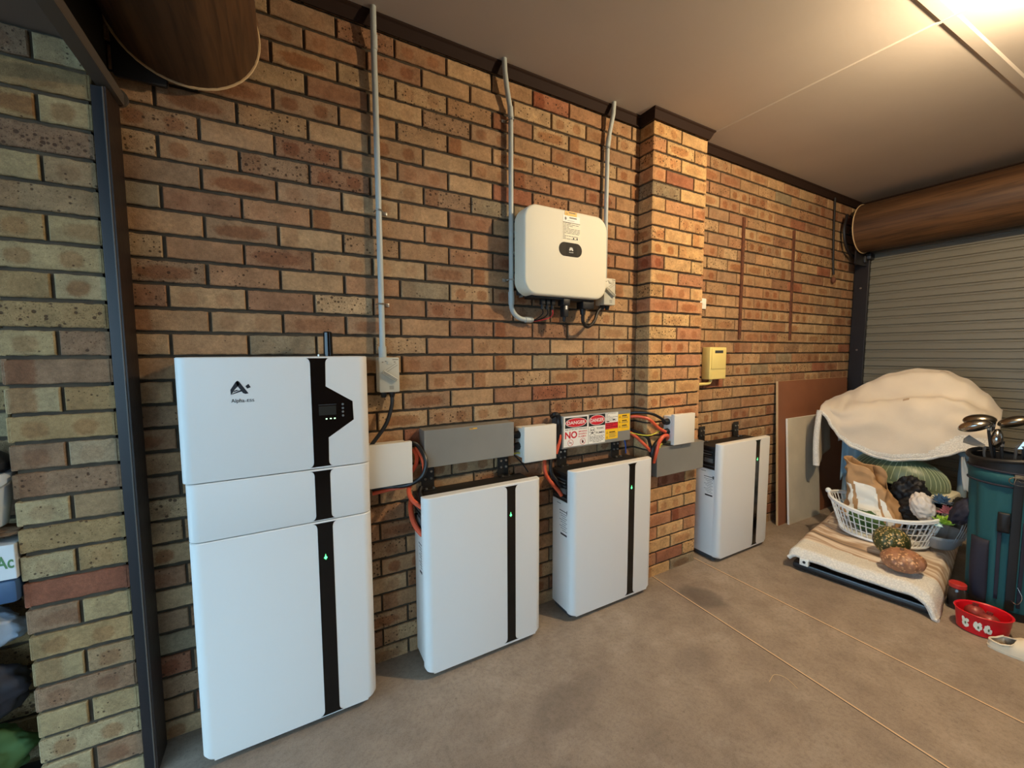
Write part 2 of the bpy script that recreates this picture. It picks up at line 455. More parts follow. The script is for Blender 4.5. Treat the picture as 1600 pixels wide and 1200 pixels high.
def copy_tree(o, parent=None):
    c = o.copy(); COL.objects.link(c)
    if parent is not None: c.parent = parent
    for ch in [x for x in D.objects if x.parent == o]: copy_tree(ch, c)
    return c
def spline(pts, n=8):
    """Catmull-Rom through points"""
    P = [Vector(p) for p in pts]; P = [P[0]*2-P[1]]+P+[P[-1]*2-P[-2]]; out = []
    for i in range(1, len(P)-2):
        for k in range(n):
            t = k/n; a, b, c, d = P[i-1], P[i], P[i+1], P[i+2]
            out.append(.5*((2*b)+(c-a)*t+(2*a-5*b+4*c-d)*t*t+(3*b-a-3*c+d)*t*t*t))
    out.append(P[-2]); return out
def rrect(x0, x1, z0, z1, r, seg=6):
    out = []
    for cx, cz, a0 in ((x1-r, z0+r, -pi/2), (x1-r, z1-r, 0), (x0+r, z1-r, pi/2), (x0+r, z0+r, pi)):
        for i in range(seg+1):
            a = a0+pi/2*i/seg; out.append((cx+r*math.cos(a), cz+r*math.sin(a)))
    return out
def ellipse(cx, cz, rx, rz, n=28): return [(cx+rx*math.cos(2*pi*i/n), cz+rz*math.sin(2*pi*i/n)) for i in range(n)]

# ================================================================ the setting
CO = .0875; Z0 = 1.91          # brick course height and the level of bed joint 0
CEIL = 2.925
XL, XR = -1.17, 4.28
PAL_A = [(180, 144, 105), (173, 135, 98), (167, 126, 92), (184, 150, 111), (162, 129, 98), (176, 140, 103), (158, 117, 87), (186, 154, 115)]
PAL_B = [(206, 166, 116), (200, 156, 108), (210, 172, 120), (196, 146, 104), (204, 162, 110), (186, 134, 98)]
PAL_C = [(158, 138, 100), (146, 122, 90), (164, 146, 110), (140, 112, 86), (154, 128, 88)]

class BrickWall:
    """bricks with a raked mortar bed; every brick has its own tone, seed and face coordinates"""
    def __init__(s, seed=1): s.bm = bmesh.new(); s.rnd = random.Random(seed); s.t = {}; s.data = []
    def tone(s, key, pal, red=.05):
        if key not in s.t:
            r = s.rnd; c = r.choice(pal); k = r.uniform(.90, 1.06)
            if r.random() < red: c = (160, 106, 78)
            if r.random() < .025: c = (152, 134, 106)
            s.t[key] = (tuple(min(1, x*k) for x in lin(c)), (r.random(), r.random()**1.2, r.random()))
        return s.t[key]
    def brick(s, O, U, N, u0, u1, z0, z1, key, pal, red=.05, uoff=0.):
        """front face of one brick: O origin, U along the wall, N outwards"""
        r = s.rnd; tone = s.tone(key, pal, red); j = lambda: r.uniform(-.0012, .0012)
        Zv = Vector((0, 0, 1)); g = .0052
        a0, a1, b0, b1 = u0+g+j(), u1-g+j(), z0+g+j()*.6, z1-g+j()*.6
        ch = .0032; nb = max(3, int((a1-a0)/.011))
        proud = r.uniform(-.0012, .0012)
        def P(u, z, d): return O+U*u+Zv*z+N*(d+(proud if d > -.004 else 0))
        us = [a0+(a1-a0)*i/nb for i in range(nb+1)]
        sdn = r.uniform(0, 99)
        top = [b1-.0012+.0030*noise.noise(Vector((u*38, sdn, 0)))+r.uniform(-.0006, .0006) for u in us]; bot = [b0+.0008+.0026*noise.noise(Vector((u*38, sdn, 9)))+r.uniform(-.0006, .0006) for u in us]
        rows = []
        V = s.bm.verts.new
        rows.append([V(P(u, z+ -ch*0, -.014)) for u, z in zip(us, bot)])
        rows.append([V(P(u, z, -ch)) for u, z in zip(us, bot)])
        ui = [min(max(u, a0+ch), a1-ch) for u in us]
        rows.append([V(P(u, z+ch, 0)) for u, z in zip(ui, bot)])
        rows.append([V(P(u, z-ch, 0)) for u, z in zip(ui, top)])
        rows.append([V(P(u, z, -ch)) for u, z in zip(us, top)])
        rows.append([V(P(u, z, -.014)) for u, z in zip(us, top)])
        fs = []
        for i in range(5):
            for k in range(nb): fs.append(s.bm.faces.new((rows[i][k], rows[i][k+1], rows[i+1][k+1], rows[i+1][k])))
        for k in (0, nb):
            q = [rows[i][k] for i in range(6)]
            fs.append(s.bm.faces.new((q[1], q[2], q[3], q[4]))); fs.append(s.bm.faces.new((q[0], q[1], q[4], q[5])))
        s.data.append((fs, tone, u0+uoff, z0, O, U))
    def mortar(s, pts):
        f = s.bm.faces.new([s.bm.verts.new(p) for p in pts]); s.data.append(([f], None, 0, 0, None, None))
    def build(s, name):
        bm = s.bm; uvl = bm.loops.layers.uv.new('brick_uv'); tl = bm.loops.layers.float_color.new('brick_tone'); sl = bm.loops.layers.float_color.new('brick_seed')
        for fs, tone, u0, z0, O, U in s.data:
            for f in fs:
                if tone is None: f.material_index = 1; continue
                for L in f.loops:
                    d = L.vert.co-O; L[uvl].uv = (d.dot(U)-u0, d.z-z0)
                    L[tl] = (*tone[0], 1); L[sl] = (*tone[1], 1)
        bmesh.ops.recalc_face_normals(bm, faces=bm.faces)
        me = D.meshes.new(name); bm.to_mesh(me); bm.free(); me.materials.append(BRICK); me.materials.append(M['mortar'])
        o = D.objects.new(name, me); COL.objects.link(o); o['kind'] = 'structure'; return o

def courses(z0, z1):
    k = math.floor((z0-Z0)/CO)
    while Z0+k*CO < z1:
        a, b = max(z0, Z0+k*CO), min(z1, Z0+(k+1)*CO)
        if b-a > .012: yield k, a, b
        k += 1
def stretcher(k, u0, u1, phase=0.):
    """brick spans of one course of running bond"""
    u = math.floor((u0-phase)/.24)*.24+phase+(.12 if k % 2 else 0)-.24
    while u < u1:
        a, b = max(u, u0), min(u+.24, u1)
        if b-a > .02: yield a, b, u
        u += .24
def plain_wall(bw, O, U, N, u0, u1, z0, z1, pal, phase=0., red=.04, tag_='w'):
    O, U, N = Vector(O), Vector(U), Vector(N)
    for k, a, b in courses(z0, z1):
        for p, q, uu in stretcher(k, u0, u1, phase):
            bw.brick(O, U, N, p, q, a, b, (tag_, k, round(uu, 2)), pal, red, uoff=uu-p)
    d = -.0105; Zv = Vector((0, 0, 1))
    bw.mortar([O+U*u0+N*d+Zv*z0, O+U*u1+N*d+Zv*z0, O+U*u1+N*d+Zv*z1, O+U*u0+N*d+Zv*z1])
random.seed(7)
X_, Y_, Z_ = (1, 0, 0), (0, 1, 0), (0, 0, 1)
PX0, PX1, PD = 1.265, 1.765, .115      # pier on the back wall
bw = BrickWall(11)
plain_wall(bw, (0, 0, 0), X_, (0, -1, 0), XL-.04, PX0+.01, -.02, CEIL, PAL_A, 0., .02, 'L')
plain_wall(bw, (0, 0, 0), X_, (0, -1, 0), PX1-.01, XR+.02, -.02, CEIL, PAL_A, .04, .03, 'R')
bw.mortar([(-4.5, .06, -.1), (XR+.3, .06, -.1), (XR+.3, .06, 3.1), (-4.5, .06, 3.1)])
bw.mortar([(XR+.05, .1, 2.3), (XR+.05, -5.2, 2.3), (XR+.05, -5.2, 3.1), (XR+.05, .1, 3.1)])
bw.build('wall_back')

bw = BrickWall(5)
def pier(bw, x0, x1, d, z1, pal, red, full_even=True, sides=(1, 1)):
    O = Vector((0, -d, 0)); mid = (x0+x1)/2; h = (x1-x0)
    for k, a, b in courses(-.02, z1):
        if h > .4:
            q = [x0, mid, x1] if (k % 2 == 0) == full_even else [x0, x0+.115, x1-.125, x1]
        else:
            q = [x0, x1] if (k % 2 == 0) == full_even else [x0, mid, x1]
        for i in range(len(q)-1):
            key = ('P', k, 'l' if i == 0 else ('r' if i == len(q)-2 else 'm'))
            bw.brick(O, Vector(X_), Vector((0, -1, 0)), q[i], q[i+1], a, b, key, pal, red)
        if sides[0]: bw.brick(Vector((x0, -d, 0)), Vector((0, 1, 0)), Vector((-1, 0, 0)), -.004, d+.004, a, b, ('P', k, 'l'), pal, red)
        if sides[1]: bw.brick(Vector((x1, -d, 0)), Vector((0, 1, 0)), Vector((1, 0, 0)), -.004, d+.004, a, b, ('P', k, 'r' if len(q) > 2 else 'l'), pal, red)
    m = .0105; y = -d+m
    for A, B in (((x0+m, y), (x1-m, y)), ((x0+m, y), (x0+m, .06)), ((x1-m, y), (x1-m, .06))):
        bw.mortar([(A[0], A[1], -.02), (B[0], B[1], -.02), (B[0], B[1], z1), (A[0], A[1], z1)])
pier(bw, PX0, PX1, PD, CEIL, PAL_B, .09, True)
bw.build('wall_pilaster')

# pier of the open doorway on the left, and the outside face of the wall beyond it
bw = BrickWall(23); bw.t[('P', -14, 'l')] = (lin((134, 84, 62)), (.1, .0, .2))
pier(bw, -1.455, -1.207, .12, 2.44, PAL_C, .01, True)
bw.build('wall_doorway_pier')
bw = BrickWall(31)
plain_wall(bw, (0, .02, 0), X_, (0, -1, 0), -4.5, -1.44, -.02, 2.44, PAL_C, -.06, .03, 'o')
bw.build('wall_outside')

# end wall (brick above and beside the far roller door)
bw = BrickWall(9)
plain_wall(bw, (XR, 0, 0), (0, -1, 0), (-1, 0, 0), 0, 5.2, 2.36, CEIL, PAL_A, .02, .03, 'e')
plain_wall(bw, (XR, 0, 0), (0, -1, 0), (-1, 0, 0), 0, .10, -.02, 2.36, PAL_A, .02, .03, 'f')
bw.build('wall_right')

# floor slabs with two control joints
def jx(n, y): return (1.347+(y+.1)*.036) if n == 0 else (1.795+y*-.008)
mb = MB(); yN, yF = .02, -6.3; g = .0066
def slab(xa, xb):
    n = 30
    for i in range(n):
        y0, y1 = yN+(yF-yN)*i/n, yN+(yF-yN)*(i+1)/n
        mb.face([(xa(y0), y0, 0), (xa(y1), y1, 0), (xb(y1), y1, 0), (xb(y0), y0, 0)], 'concrete')
slab(lambda y: -1.6, lambda y: jx(0, y)-g); slab(lambda y: jx(0, y)+g, lambda y: jx(1, y)-g); slab(lambda y: jx(1, y)+g, lambda y: XR+.3)
for n in (0, 1):
    for i in range(30):
        y0, y1 = yN+(yF-yN)*i/30, yN+(yF-yN)*(i+1)/30
        mb.face([(jx(n, y0)-g, y0, -.004), (jx(n, y0)+g*.2, y0, -.002), (jx(n, y1)+g*.2, y1, -.002), (jx(n, y1)-g, y1, -.004)], 'black_matt')
        mb.face([(jx(n, y0)+g*.2, y0, -.002), (jx(n, y0)+g, y0, .0), (jx(n, y1)+g, y1, .0), (jx(n, y1)+g*.2, y1, -.002)], 'sealant')
mb.box(-1.6, XR+.3, -6.35, .1, -.15, -.0045, 'concrete')
struct(mb, 'floor', smooth=False)
mb = MB(); mb.box(-14, -1.6, -12, 6, -.2, -.006, 'paving'); struct(mb, 'floor_outside', smooth=False)

# ceiling with cover strips over the sheet joints
mb = MB()
mb.box(-1.46, XR+.2, -6.4, .1, CEIL, CEIL+.1, 'ceiling_paint')
def batten(A, B, w, h):
    A, B = Vector((*A, 0)), Vector((*B, 0)); d = (B-A).normalized(); n = Vector((-d.y, d.x, 0))*w; Zt, Zb = Vector((0, 0, CEIL)), Vector((0, 0, CEIL-h))
    q = [(A-n+Zt), (A-n*.7+Zb), (A+n*.7+Zb), (A+n+Zt)]; p = [(B-n+Zt), (B-n*.7+Zb), (B+n*.7+Zb), (B+n+Zt)]
    for i in range(3): mb.face([q[i], q[i+1], p[i+1], p[i]], 'ceiling_paint')
    mb.face(q, 'ceiling_paint'); mb.face(p[::-1], 'ceiling_paint')
batten((1.806, 0), (2.02, -5.2), .011, .006)
batten((-1.2, -1.07), (XR, -1.295), .030, .005)
struct(mb, 'ceiling', smooth=False)
# outside soffit above the doorway, lintel
mb = MB(); mb.box(-3.2, -1.20, -6.3, .1, 2.436, 3.1, 'soffit_paint')
struct(mb, 'ceiling_outside_soffit', smooth=False)
# unseen walls behind the camera
mb = MB(); mb.box(-1.2, XR+.3, -6.4, -6.3, 0, CEIL, 'garage_wall'); struct(mb, 'wall_front', smooth=False)
mb = MB(); mb.box(-1.35, -1.2, -6.3, -3.0, 0, 2.44, 'garage_wall'); struct(mb, 'wall_left_blocker', smooth=False)  # unseen wall, added to narrow the doorway and cut daylight on the cabinet fronts

# cornice
def cornice(name, path):
    """path: points on the wall line, the room is to the right of the walking direction"""
    mb = MB(); prof = [(0, -.05), (.008, -.052), (.013, -.042), (.026, -.014), (.034, -.008), (.034, 0.0), (0, 0)]
    n = len(path); rings = []
    for i, p in enumerate(path):
        p = Vector((*p, 0))
        d0 = (Vector((*path[i], 0))-Vector((*path[i-1], 0))).normalized() if i > 0 else None
        d1 = (Vector((*path[i+1], 0))-Vector((*path[i], 0))).normalized() if i < n-1 else None
        nr = lambda d: Vector((d.y, -d.x, 0))
        if d0 is None: m = nr(d1)
        elif d1 is None: m = nr(d0)
        else:
            m = nr(d0)+nr(d1); m = m/(m.dot(nr(d0)))
        rings.append([mb.bm.verts.new(p+m*a+Vector((0, 0, CEIL+z))) for a, z in prof])
    k = mb.mi('cornice_brown'); L = len(prof)
    for i in range(n-1):
        for j in range(L):
            f = mb.bm.faces.new((rings[i][j], rings[i+1][j], rings[i+1][(j+1) % L], rings[i][(j+1) % L])); f.material_index = k
    for q in (rings[0], rings[-1][::-1]): mb.bm.faces.new(q).material_index = k
    return struct(mb, name, smooth=False)
cornice('trim_1', [(-1.16, 0), (PX0, 0), (PX0, -PD), (PX1, -PD), (PX1, 0), (XR, 0), (XR, -6.2)])

# ---------------------------------------------------------------- left doorway: guide track, rolled-up door
t = thing('door_guide_track', 'dark steel guide track standing against the doorway pier on the left', 'door track', (-1.19, -.06, 0))
mb = MB(); mb.box(-1.206, -1.176, -.128, -.122, 0, 2.312, 'door_frame_black', .001); mb.box(-1.206, -1.202, -.122, -.02, 0, 2.312, 'door_frame_black')
mb.build('front_plate', t, smooth=False)
mb = MB(); mb.box(-1.174, -1.168, -.135, -.02, 0, 2.312, 'door_frame_brown', .001); mb.box(-1.178, -1.174, -.137, -.128, 0, 2.31, 'rail_grey', .001)  # the thin grey strip draws the highlight along the track edge
mb.build('inner_channel', t, smooth=False)

DR = .215; DCX, DCZ = -.972, 2.632
def roller(name, label, cx, cz, y0, y1, sgn, curt_z0, cur_mat):
    t = thing(name, label, 'roller door', (cx, (y0+y1)/2, curt_z0))
    mb = MB(); n = 48; ks = mb.mi('wood_vinyl'); R = DR
    for (a, b) in ((y0, y1),):
        rings = []
        for y in (a, b):
            rings.append([mb.bm.verts.new((cx+math.cos(2*pi*i/n)*(R+(.0025 if i % 3 == 0 else 0)), y, cz+math.sin(2*pi*i/n)*(R+(.0025 if i % 3 == 0 else 0)))) for i in range(n)])
        for i in range(n):
            f = mb.bm.faces.new((rings[0][i], rings[0][(i+1) % n], rings[1][(i+1) % n], rings[1][i])); f.material_index = ks
        for q in (rings[0], rings[1][::-1]): mb.bm.faces.new(q).material_index = ks
    mb.build('rolled_curtain', t)
    mb = MB(); pts = [(cx+math.cos(a)*(R+.004), y0-.002, cz+math.sin(a)*(R+.004)) for a in [2*pi*i/48 for i in range(49)]]
    mb.tube(pts, .0045, 'mdf_edge', 6, caps=False); mb.build('curtain_edge', t)
    return t
t = roller('roller_door_drum', 'rolled-up garage door with wood-grain skin hanging in the top left corner', DCX, DCZ, -.055, -5.2, -1, 2.33, 'wood_vinyl')
mb = MB(); mb.box(DCX-DR-.004, DCX-DR+.004, -5.2, -.06, 2.36, 2.63, 'curtain_back'); mb.build('hanging_curtain', t, smooth=False)
mb = MB(); mb.box(-1.172, -1.03, -.050, -.040, 2.395, 2.86, 'black_paint', .01); mb.build('end_bracket', t)  # dark plate put in to fill the black area between drum and rail
mb = MB(); mb.box(-1.196, -1.156, -5.25, -.015, 2.318, 2.324, 'rail_grey', .001); mb.box(-1.196, -1.192, -5.25, -.015, 2.324, 2.352, 'rail_grey')
mb.box(-1.160, -1.156, -5.25, -.015, 2.324, 2.356, 'rail_grey'); mb.cyl((-1.176, -.012, 2.345), (-1.176, -.002, 2.345), .030, 'rail_grey', 20)
mb.build('bottom_rail', t, smooth=False)

# ---------------------------------------------------------------- far roller door
t = roller('roller_door_drum', 'wood-grain roller drum above the grey slatted door at the far end', XR-.235, 2.625, -.12, -5.0, 1, 2.40, 'wood_vinyl')
mb = MB(); mb.box(XR-.31, XR-.03, -.105, -.098, 2.30, 2.46, 'door_frame_black', .01)
mb.tube([(XR-.235, -.02, 2.625), (XR-.235, -.12, 2.625)], .025, 'door_frame_black', 12)
mb.tube(spline([(XR-.12, -.05, 2.36), (XR-.36, -.055, 2.44), (XR-.44, -.055, 2.6), (XR-.40, -.055, 2.75)]), .012, 'door_frame_black', 6)
mb.build('end_bracket', t)
# curtain of the far door
mb = MB(); prof = []
z = .02; x0 = XR-.03
while z < 2.42:
    prof += [(x0-.006, z), (x0-.009, z+.003), (x0-.009, z+.047), (x0+.000, z+.050), (x0+.000, z+.056), (x0-.006, z+.059), (x0-.006, z+.070), (x0+.002, z+.072), (x0+.002, z+.0765)]
    z += .078
rows = [[mb.bm.verts.new((x, y, zz)) for x, zz in prof] for y in (-.115, -5.0)]
k = mb.mi('slat_paint')
for i in range(len(prof)-1):
    mb.bm.faces.new((rows[0][i], rows[1][i], rows[1][i+1], rows[0][i+1])).material_index = k
mb.box(x0+.004, x0+.012, -5.1, -.06, 0, 2.5, 'slat_paint')
o = struct(mb, 'door_1', smooth=False)
t = thing('door_guide_track', 'dark guide post at the far corner beside the grey slatted door', 'door track', (XR-.05, -.09, 0))
mb = MB(); mb.box(XR-.075, XR-.012, -.125, -.012, 0, 2.38, 'door_frame_black', .002); mb.build('post', t, smooth=False)
for zz in (.3, .9, 1.5, 2.1): mb = MB(); mb.cyl((XR-.078, -.07, zz), (XR-.070, -.07, zz), .009, 'steel', 10); mb.build('bolt', t)
mb = MB(); mb.box(XR-.12, XR-.02, -.15, -.02, 2.36, 2.42, 'door_frame_black', .01); mb.box(XR-.14, XR-.1, -.12, -.07, 2.33, 2.40, 'door_frame_black', .008); mb.build('top_bracket', t)

# lamp
t = thing('ceiling_lamp', 'bare bulb in a white holder on the ceiling above the floor joints', 'lamp', (LAMP.x, LAMP.y, CEIL))
mb = MB(); mb.lathe([(.045, 0), (.045, -.012), (.026, -.02), (.024, -.055)], (LAMP.x, LAMP.y, CEIL), 'laundry_plastic'); mb.build('lamp_holder', t)
mb = MB(); mb.ellipsoid((LAMP.x, LAMP.y, CEIL-.078), (.027, .027, .032), 'bulb_glass'); mb.build('bulb', t)

# rusty shelf strips and hanging cord on the back wall
def strip(x, x2, z0, z1, label):
    mb = MB(); w = .013
    mb.face([(x2-w, -.012, z0), (x2+w, -.012, z0), (x+w, -.012, z1), (x-w, -.012, z1)], 'rust')
    mb.face([(x2-w, -.012, z0), (x-w, -.012, z1), (x-w, .0, z1), (x2-w, .0, z0)], 'rust')
    mb.face([(x2+w, -.012, z0), (x2+w, .0, z0), (x+w, .0, z1), (x+w, -.012, z1)], 'rust')
    mb.face([(x2-w, -.012, z0), (x2-w, 0, z0), (x2+w, 0, z0), (x2+w, -.012, z0)], 'rust')
    mb.face([(x-w, -.012, z1), (x+w, -.012, z1), (x+w, 0, z1), (x-w, 0, z1)], 'rust')
    i = 0
    zz = z0+.03
    while zz < z1-.02:
        mb.box(x-.002+(x2-x)*(z1-zz)/(z1-z0), x+.002+(x2-x)*(z1-zz)/(z1-z0), -.0128, -.0118, zz, zz+.014, 'black_matt'); zz += .05
    tag(mb.build('shelf_strip', smooth=False), label, 'shelf strip')
strip(2.372, 2.372, 1.585, 2.505, 'rusty brown slotted shelf strip on the wall above the cream meter box')
strip(3.085, 3.10, 1.585, 2.507, 'rusty brown slotted shelf strip on the wall nearer the far roller door')
mb = MB(); mb.tube(spline([(3.72, -.02, 2.885), (3.735, -.018, 2.6), (3.76, -.018, 2.3), (3.775, -.02, 2.20)]), .008, 'black_paint', 6); mb.ellipsoid((3.77, -.022, 2.15), (.02, .02, .03), 'rust')
tag(mb.build('hanging_wire'), 'thin dark cord hanging down the brick wall near the far corner', 'cord')

# ================================================================ power equipment on the back wall
def cover_outline(x0, x1, yf, yb, r=.03, n=6):
    """plan outline of a cover with rounded front edges, ccw from above"""
    out = [(x1, yb)]
    pts = []
    for cx, a0 in ((x0+r, pi), (x1-r, 1.5*pi)):
        for i in range(n+1):
            a = a0+pi/2*i/n; pts.append((cx+r*math.cos(a), yf+r+r*math.sin(a)))
    return [(x0, yb)]+pts+[(x1, yb)]
def cover(mb, x0, x1, yf, yb, z0, z1, mn, r=.03, rb=.018, rt_=.003):
    """cover with rounded vertical edges; bottom front corners rounded by rb, edges eased"""
    o = cover_outline(x0, x1, yf, yb, r); k = mb.mi(mn); cx = (x0+x1)/2
    rings = []
    lv = [(z0, rb), (z0+rb*.3, rb*.35), (z0+rb, 0)] + [(z1-rt_, 0), (z1, rt_)]
    for z, ins in lv:
        ring = []
        for x, y in o:
            xx = x+ins*(1 if x < cx else -1) if abs(x-cx) > (x1-x0)/2-r*.9 else x
            yy = y+ (min(ins, .004) if y < yb-.001 else 0)
            ring.append(mb.bm.verts.new((xx, yy, z)))
        rings.append(ring)
    n = len(o)
    for i in range(len(rings)-1):
        for j in range(n):
            mb.bm.faces.new((rings[i][j], rings[i][(j+1) % n], rings[i+1][(j+1) % n], rings[i+1][j])).material_index = k
    for q in (rings[0][::-1], rings[-1]): mb.bm.faces.new(q).material_index = k
def strip_poly(xl, xr, z0, z1, fl=.016, fz=.022, n=5):
    """black band with flared ends; returns ccw polygon"""
    p = []
    def corner(x, z, sx, sz):   # concave quarter curve from flare tip to the band edge
        return [(x+sx*fl*(1-math.sin(t)), z+sz*fz*(1-math.cos(t))) for t in [pi/2*i/n for i in range(n+1)]]
    bl = corner(xl, z0, -1, 1); br = corner(xr, z0, 1, 1); tr = corner(xr, z1, 1, -1); tl = corner(xl, z1, -1, -1)
    return bl[::1][:0]+[q for q in bl[:1]]+[q for q in br[:1]]+br[1:]+tr[::-1]+tl+bl[::-1][:-1]
def led(parent, x, z, y, s=.008):
    mb = MB(); mb.plate([(x, z-s*1.3), (x+s*.8, z-s*.3), (x+s*.3, z+s*.4), (x, z+s*1.7), (x-s*.3, z+s*.4), (x-s*.8, z-s*.3)], y, .0006, 'led_green')
    o = mb.build('status_light', parent, smooth=False); o['label'] = 'glowing green status light'; return o

# --- battery modules: built once, then copied
def make_battery(x0):
    w = .61; x1 = x0+w; yf = -.232
    t = thing('battery_module', '', 'battery', (x0, 0, .03))
    mb = MB(); mb.box(x0+.012, x1-.012, -.188, -.03, .034, .655, 'white_powder', .003)
    mb.box(x0+.03, x1-.03, -.18, -.035, .0, .034, 'dark_grey'); mb.build('body', t)
    mb = MB(); cover(mb, x0, x1, yf, -.186, .030, .848, 'white_powder', .034, .02); mb.build('front_cover', t)
    mb = MB(); mb.box(x0+.014, x1-.014, -.186, -.028, .655, .806, 'black_matt', .002)
    for i in range(4):
        mb.box(x0+.006, x0+.014, -.176+i*.006, -.05, .675+i*.034, .683+i*.034, 'dark_grey', .001)
    mb.box(x0+.004, x0+.014, -.165, -.10, .705, .735, 'grey_print', .002); mb.box(x0+.008, x0+.0138, -.15, -.06, .76, .765, 'galvanised')
    mb.cyl((x0+.000, -.08, .72), (x0+.014, -.08, .72), .014, 'black_rubber', 12)
    mb.build('terminal_bay', t)
    mb = MB(); mb.box(x0+.006, x1-.006, -.19, -.022, .806, .822, 'black_paint', .002); mb.build('top_plate', t)
    for bx in (x0+.085, x1-.11):
        mb = MB(); mb.box(bx-.032, bx+.032, -.020, -.014, .822, .935, 'black_paint', .001); mb.box(bx-.032, bx+.032, -.06, -.02, .822, .828, 'black_paint', .001)
        for dx, zz in ((-.014, .905), (.016, .905), (-.014, .87), (.016, .87)): mb.cyl((bx+dx, -.026, zz), (bx+dx, -.02, zz), .006, 'steel', 8)
        for dx in (-.018, .018): mb.cyl((bx+dx, -.052, .828), (bx+dx, -.052, .835), .006, 'steel', 8)
        mb.build('wall_bracket', t)
    mb = MB(); xl, xr = x0+.410, x0+.456
    mb.plate(strip_poly(xl, xr, .044, .838), yf-.0008, .0012, 'black_gloss'); mb.build('black_band', t, smooth=False)
    led(t, (xl+xr)/2-.003, .695, yf-.0014)
    # small print on the left side of the body
    mb = MB(); sx = x0+.0118
    def bar(y0, y1, z0, z1, m='black_matt'): mb.box(sx-.0006, sx+.0004, y0, y1, z0, z1, m)
    bar(-.11, -.075, .635, .638); bar(-.168, -.098, .598, .602); bar(-.176, -.165, .59, .612, 'grey_print')
    for i in range(9): bar(-.168+.01*(i % 2), -.10-.012*(i % 3), .583-i*.012, .5855-i*.012, 'grey_print')
    bar(-.168, -.11, .462, .472); mb.build('side_print', t, smooth=False)
    return t
bat = make_battery(-.218)
GB = 'battery modules along the brick wall'
bl = [(-.218, 'white battery module with black band, nearest beside the tall tower'),
      (.588, 'white battery module with black band below the danger signs, left of the pier'),
      (1.858, 'white battery module with black band standing beyond the brick pier')]
for i, (x, lab) in enumerate(bl):
    o = bat if i == 0 else copy_tree(bat)
    o.location.x = x; tag(o, lab, 'battery', GB)

# --- tall tower
TX0, TX1, YF = -1.032, -.430, -.226
t = thing('battery_tower', 'tall white three-tier inverter and battery tower with black display band', 'battery tower', (-.73, 0, .028))
tiers = [(.030, .834, -1.029, -.432), (.838, 1.040, -1.029, -.432), (1.044, 1.470, -1.036, -.430)]
for i, (a, b, xa, xb) in enumerate(tiers):
    mb = MB(); cover(mb, xa, xb, YF, -.17, a, b, 'white_powder', .036, .02 if i == 0 else .002); mb.box(xa+.01, xb-.01, -.17, -.03, a, b, 'body_grey', .002)
    mod = mb.build('cabinet_tier', t)
mb = MB(); mb.box(TX0+.04, TX1-.04, -.19, -.03, 0.0, .03, 'dark_grey'); mb.build('plinth', t, smooth=False)
xl, xr = -.640, -.584
mb = MB(); y = YF-.0008
lo = strip_poly(xl+.004, xr, 1.050, 1.464, .013, .02)
# insert the display bulge on the right side
bulge = [(-.582, 1.160), (-.490, 1.222), (-.492, 1.295), (-.586, 1.357)]
out = []
for p in lo:
    out.append(p)
idx = max(i for i, p in enumerate(out) if p[0] >= xr-1e-6 and p[1] < 1.2)
out = out[:idx+1]+bulge+out[idx+1:]
mb.plate(out, y, .0012, 'black_gloss'); mb.build('black_band', t, smooth=False)
mb = MB(); mb.plate(strip_poly(xl+.004, xr+.002, .842, 1.034, .013, .02), y, .0012, 'black_gloss'); mb.build('black_band', t, smooth=False)
mb = MB(); mb.plate(strip_poly(xl+.006, xr+.004, .038, .828, .014, .022), y, .0012, 'black_gloss'); mb.build('black_band', t, smooth=False)
mb = MB(); mb.box(-.612, -.552, y-.0014, y, 1.247, 1.282, 'lcd', .0004, 1); mb.box(-.613, -.551, y-.0012, y-.0004, 1.286, 1.288, 'dark_grey')
scr = mb.build('display', t, smooth=False)
for x in (-.587, -.572, -.558):
    mb = MB(); mb.box(x-.003, x+.003, y-.0012, y, 1.2305, 1.2345, 'led_white', .0005, 1); o = mb.build('indicator_light', scr, smooth=False)
for z in (1.285, 1.270, 1.256, 1.241):
    mb = MB(); mb.lathe([(.0045, 0), (.0040, .0014), (.0005, .0016)], (-.528, y, z), 'grey_print', 10, mx=Matrix.Rotation(pi/2, 4, 'X')); mb.build('push_button', t)
led(t, -.609, .690, y-.0006, .008)
# maker's mark: angular A with a small square, name below
mb = MB(); ly = YF-.0007; k = 1.0
def mp(pts):  # measured outline in a 58 x 40 unit box
    X0, Zt = -.8835, 1.3885; s = .00122
    return [(X0+(x-20)*s, Zt-(yy-10)*s) for x, yy in pts]
def plate_m(pts): mb.plate(mp(pts)[::-1], ly, .0012, 'logo_ink')
plate_m([(37, 10), (41.6, 21), (29, 36), (23.4, 45.5), (20, 50.5), (19.5, 35), (33, 13)])
plate_m([(37, 10), (41, 13), (62, 47), (55, 48.5), (49, 46), (36.5, 25), (33.5, 17)])
plate_m([(55.5, 26), (63, 20), (68, 30), (59.5, 33.5)])
plate_m([(28, 38.5), (34.5, 36), (40, 37.5), (26.5, 42)])
plate_m([(24, 46), (44, 36.6), (46.5, 40.5), (22, 49)])
mb.build('maker_mark', t, smooth=False)
mb = MB(); mb.text('Alpha', -.8835, -.845, 1.309, 1.3255, ly, 'logo_ink'); mb.text('-ESS', -.8435, -.816, 1.3135, 1.3225, ly, 'logo_ink'); mb.build('lettering', t, smooth=False)
mb = MB(); mb.cyl((-.563, -.11, 1.47), (-.563, -.11, 1.565), .018, 'black_gloss', 20, .0165); mb.lathe([(.0165, 0), (.014, .004), (.004, .006)], (-.563, -.11, 1.565), 'black_matt', 20)
mb.build('antenna_stub', t)
mb = MB(); mb.cyl((-.60, -.13, 1.47), (-.60, -.13, 1.478), .004, 'steel', 8); mb.build('screw', t)

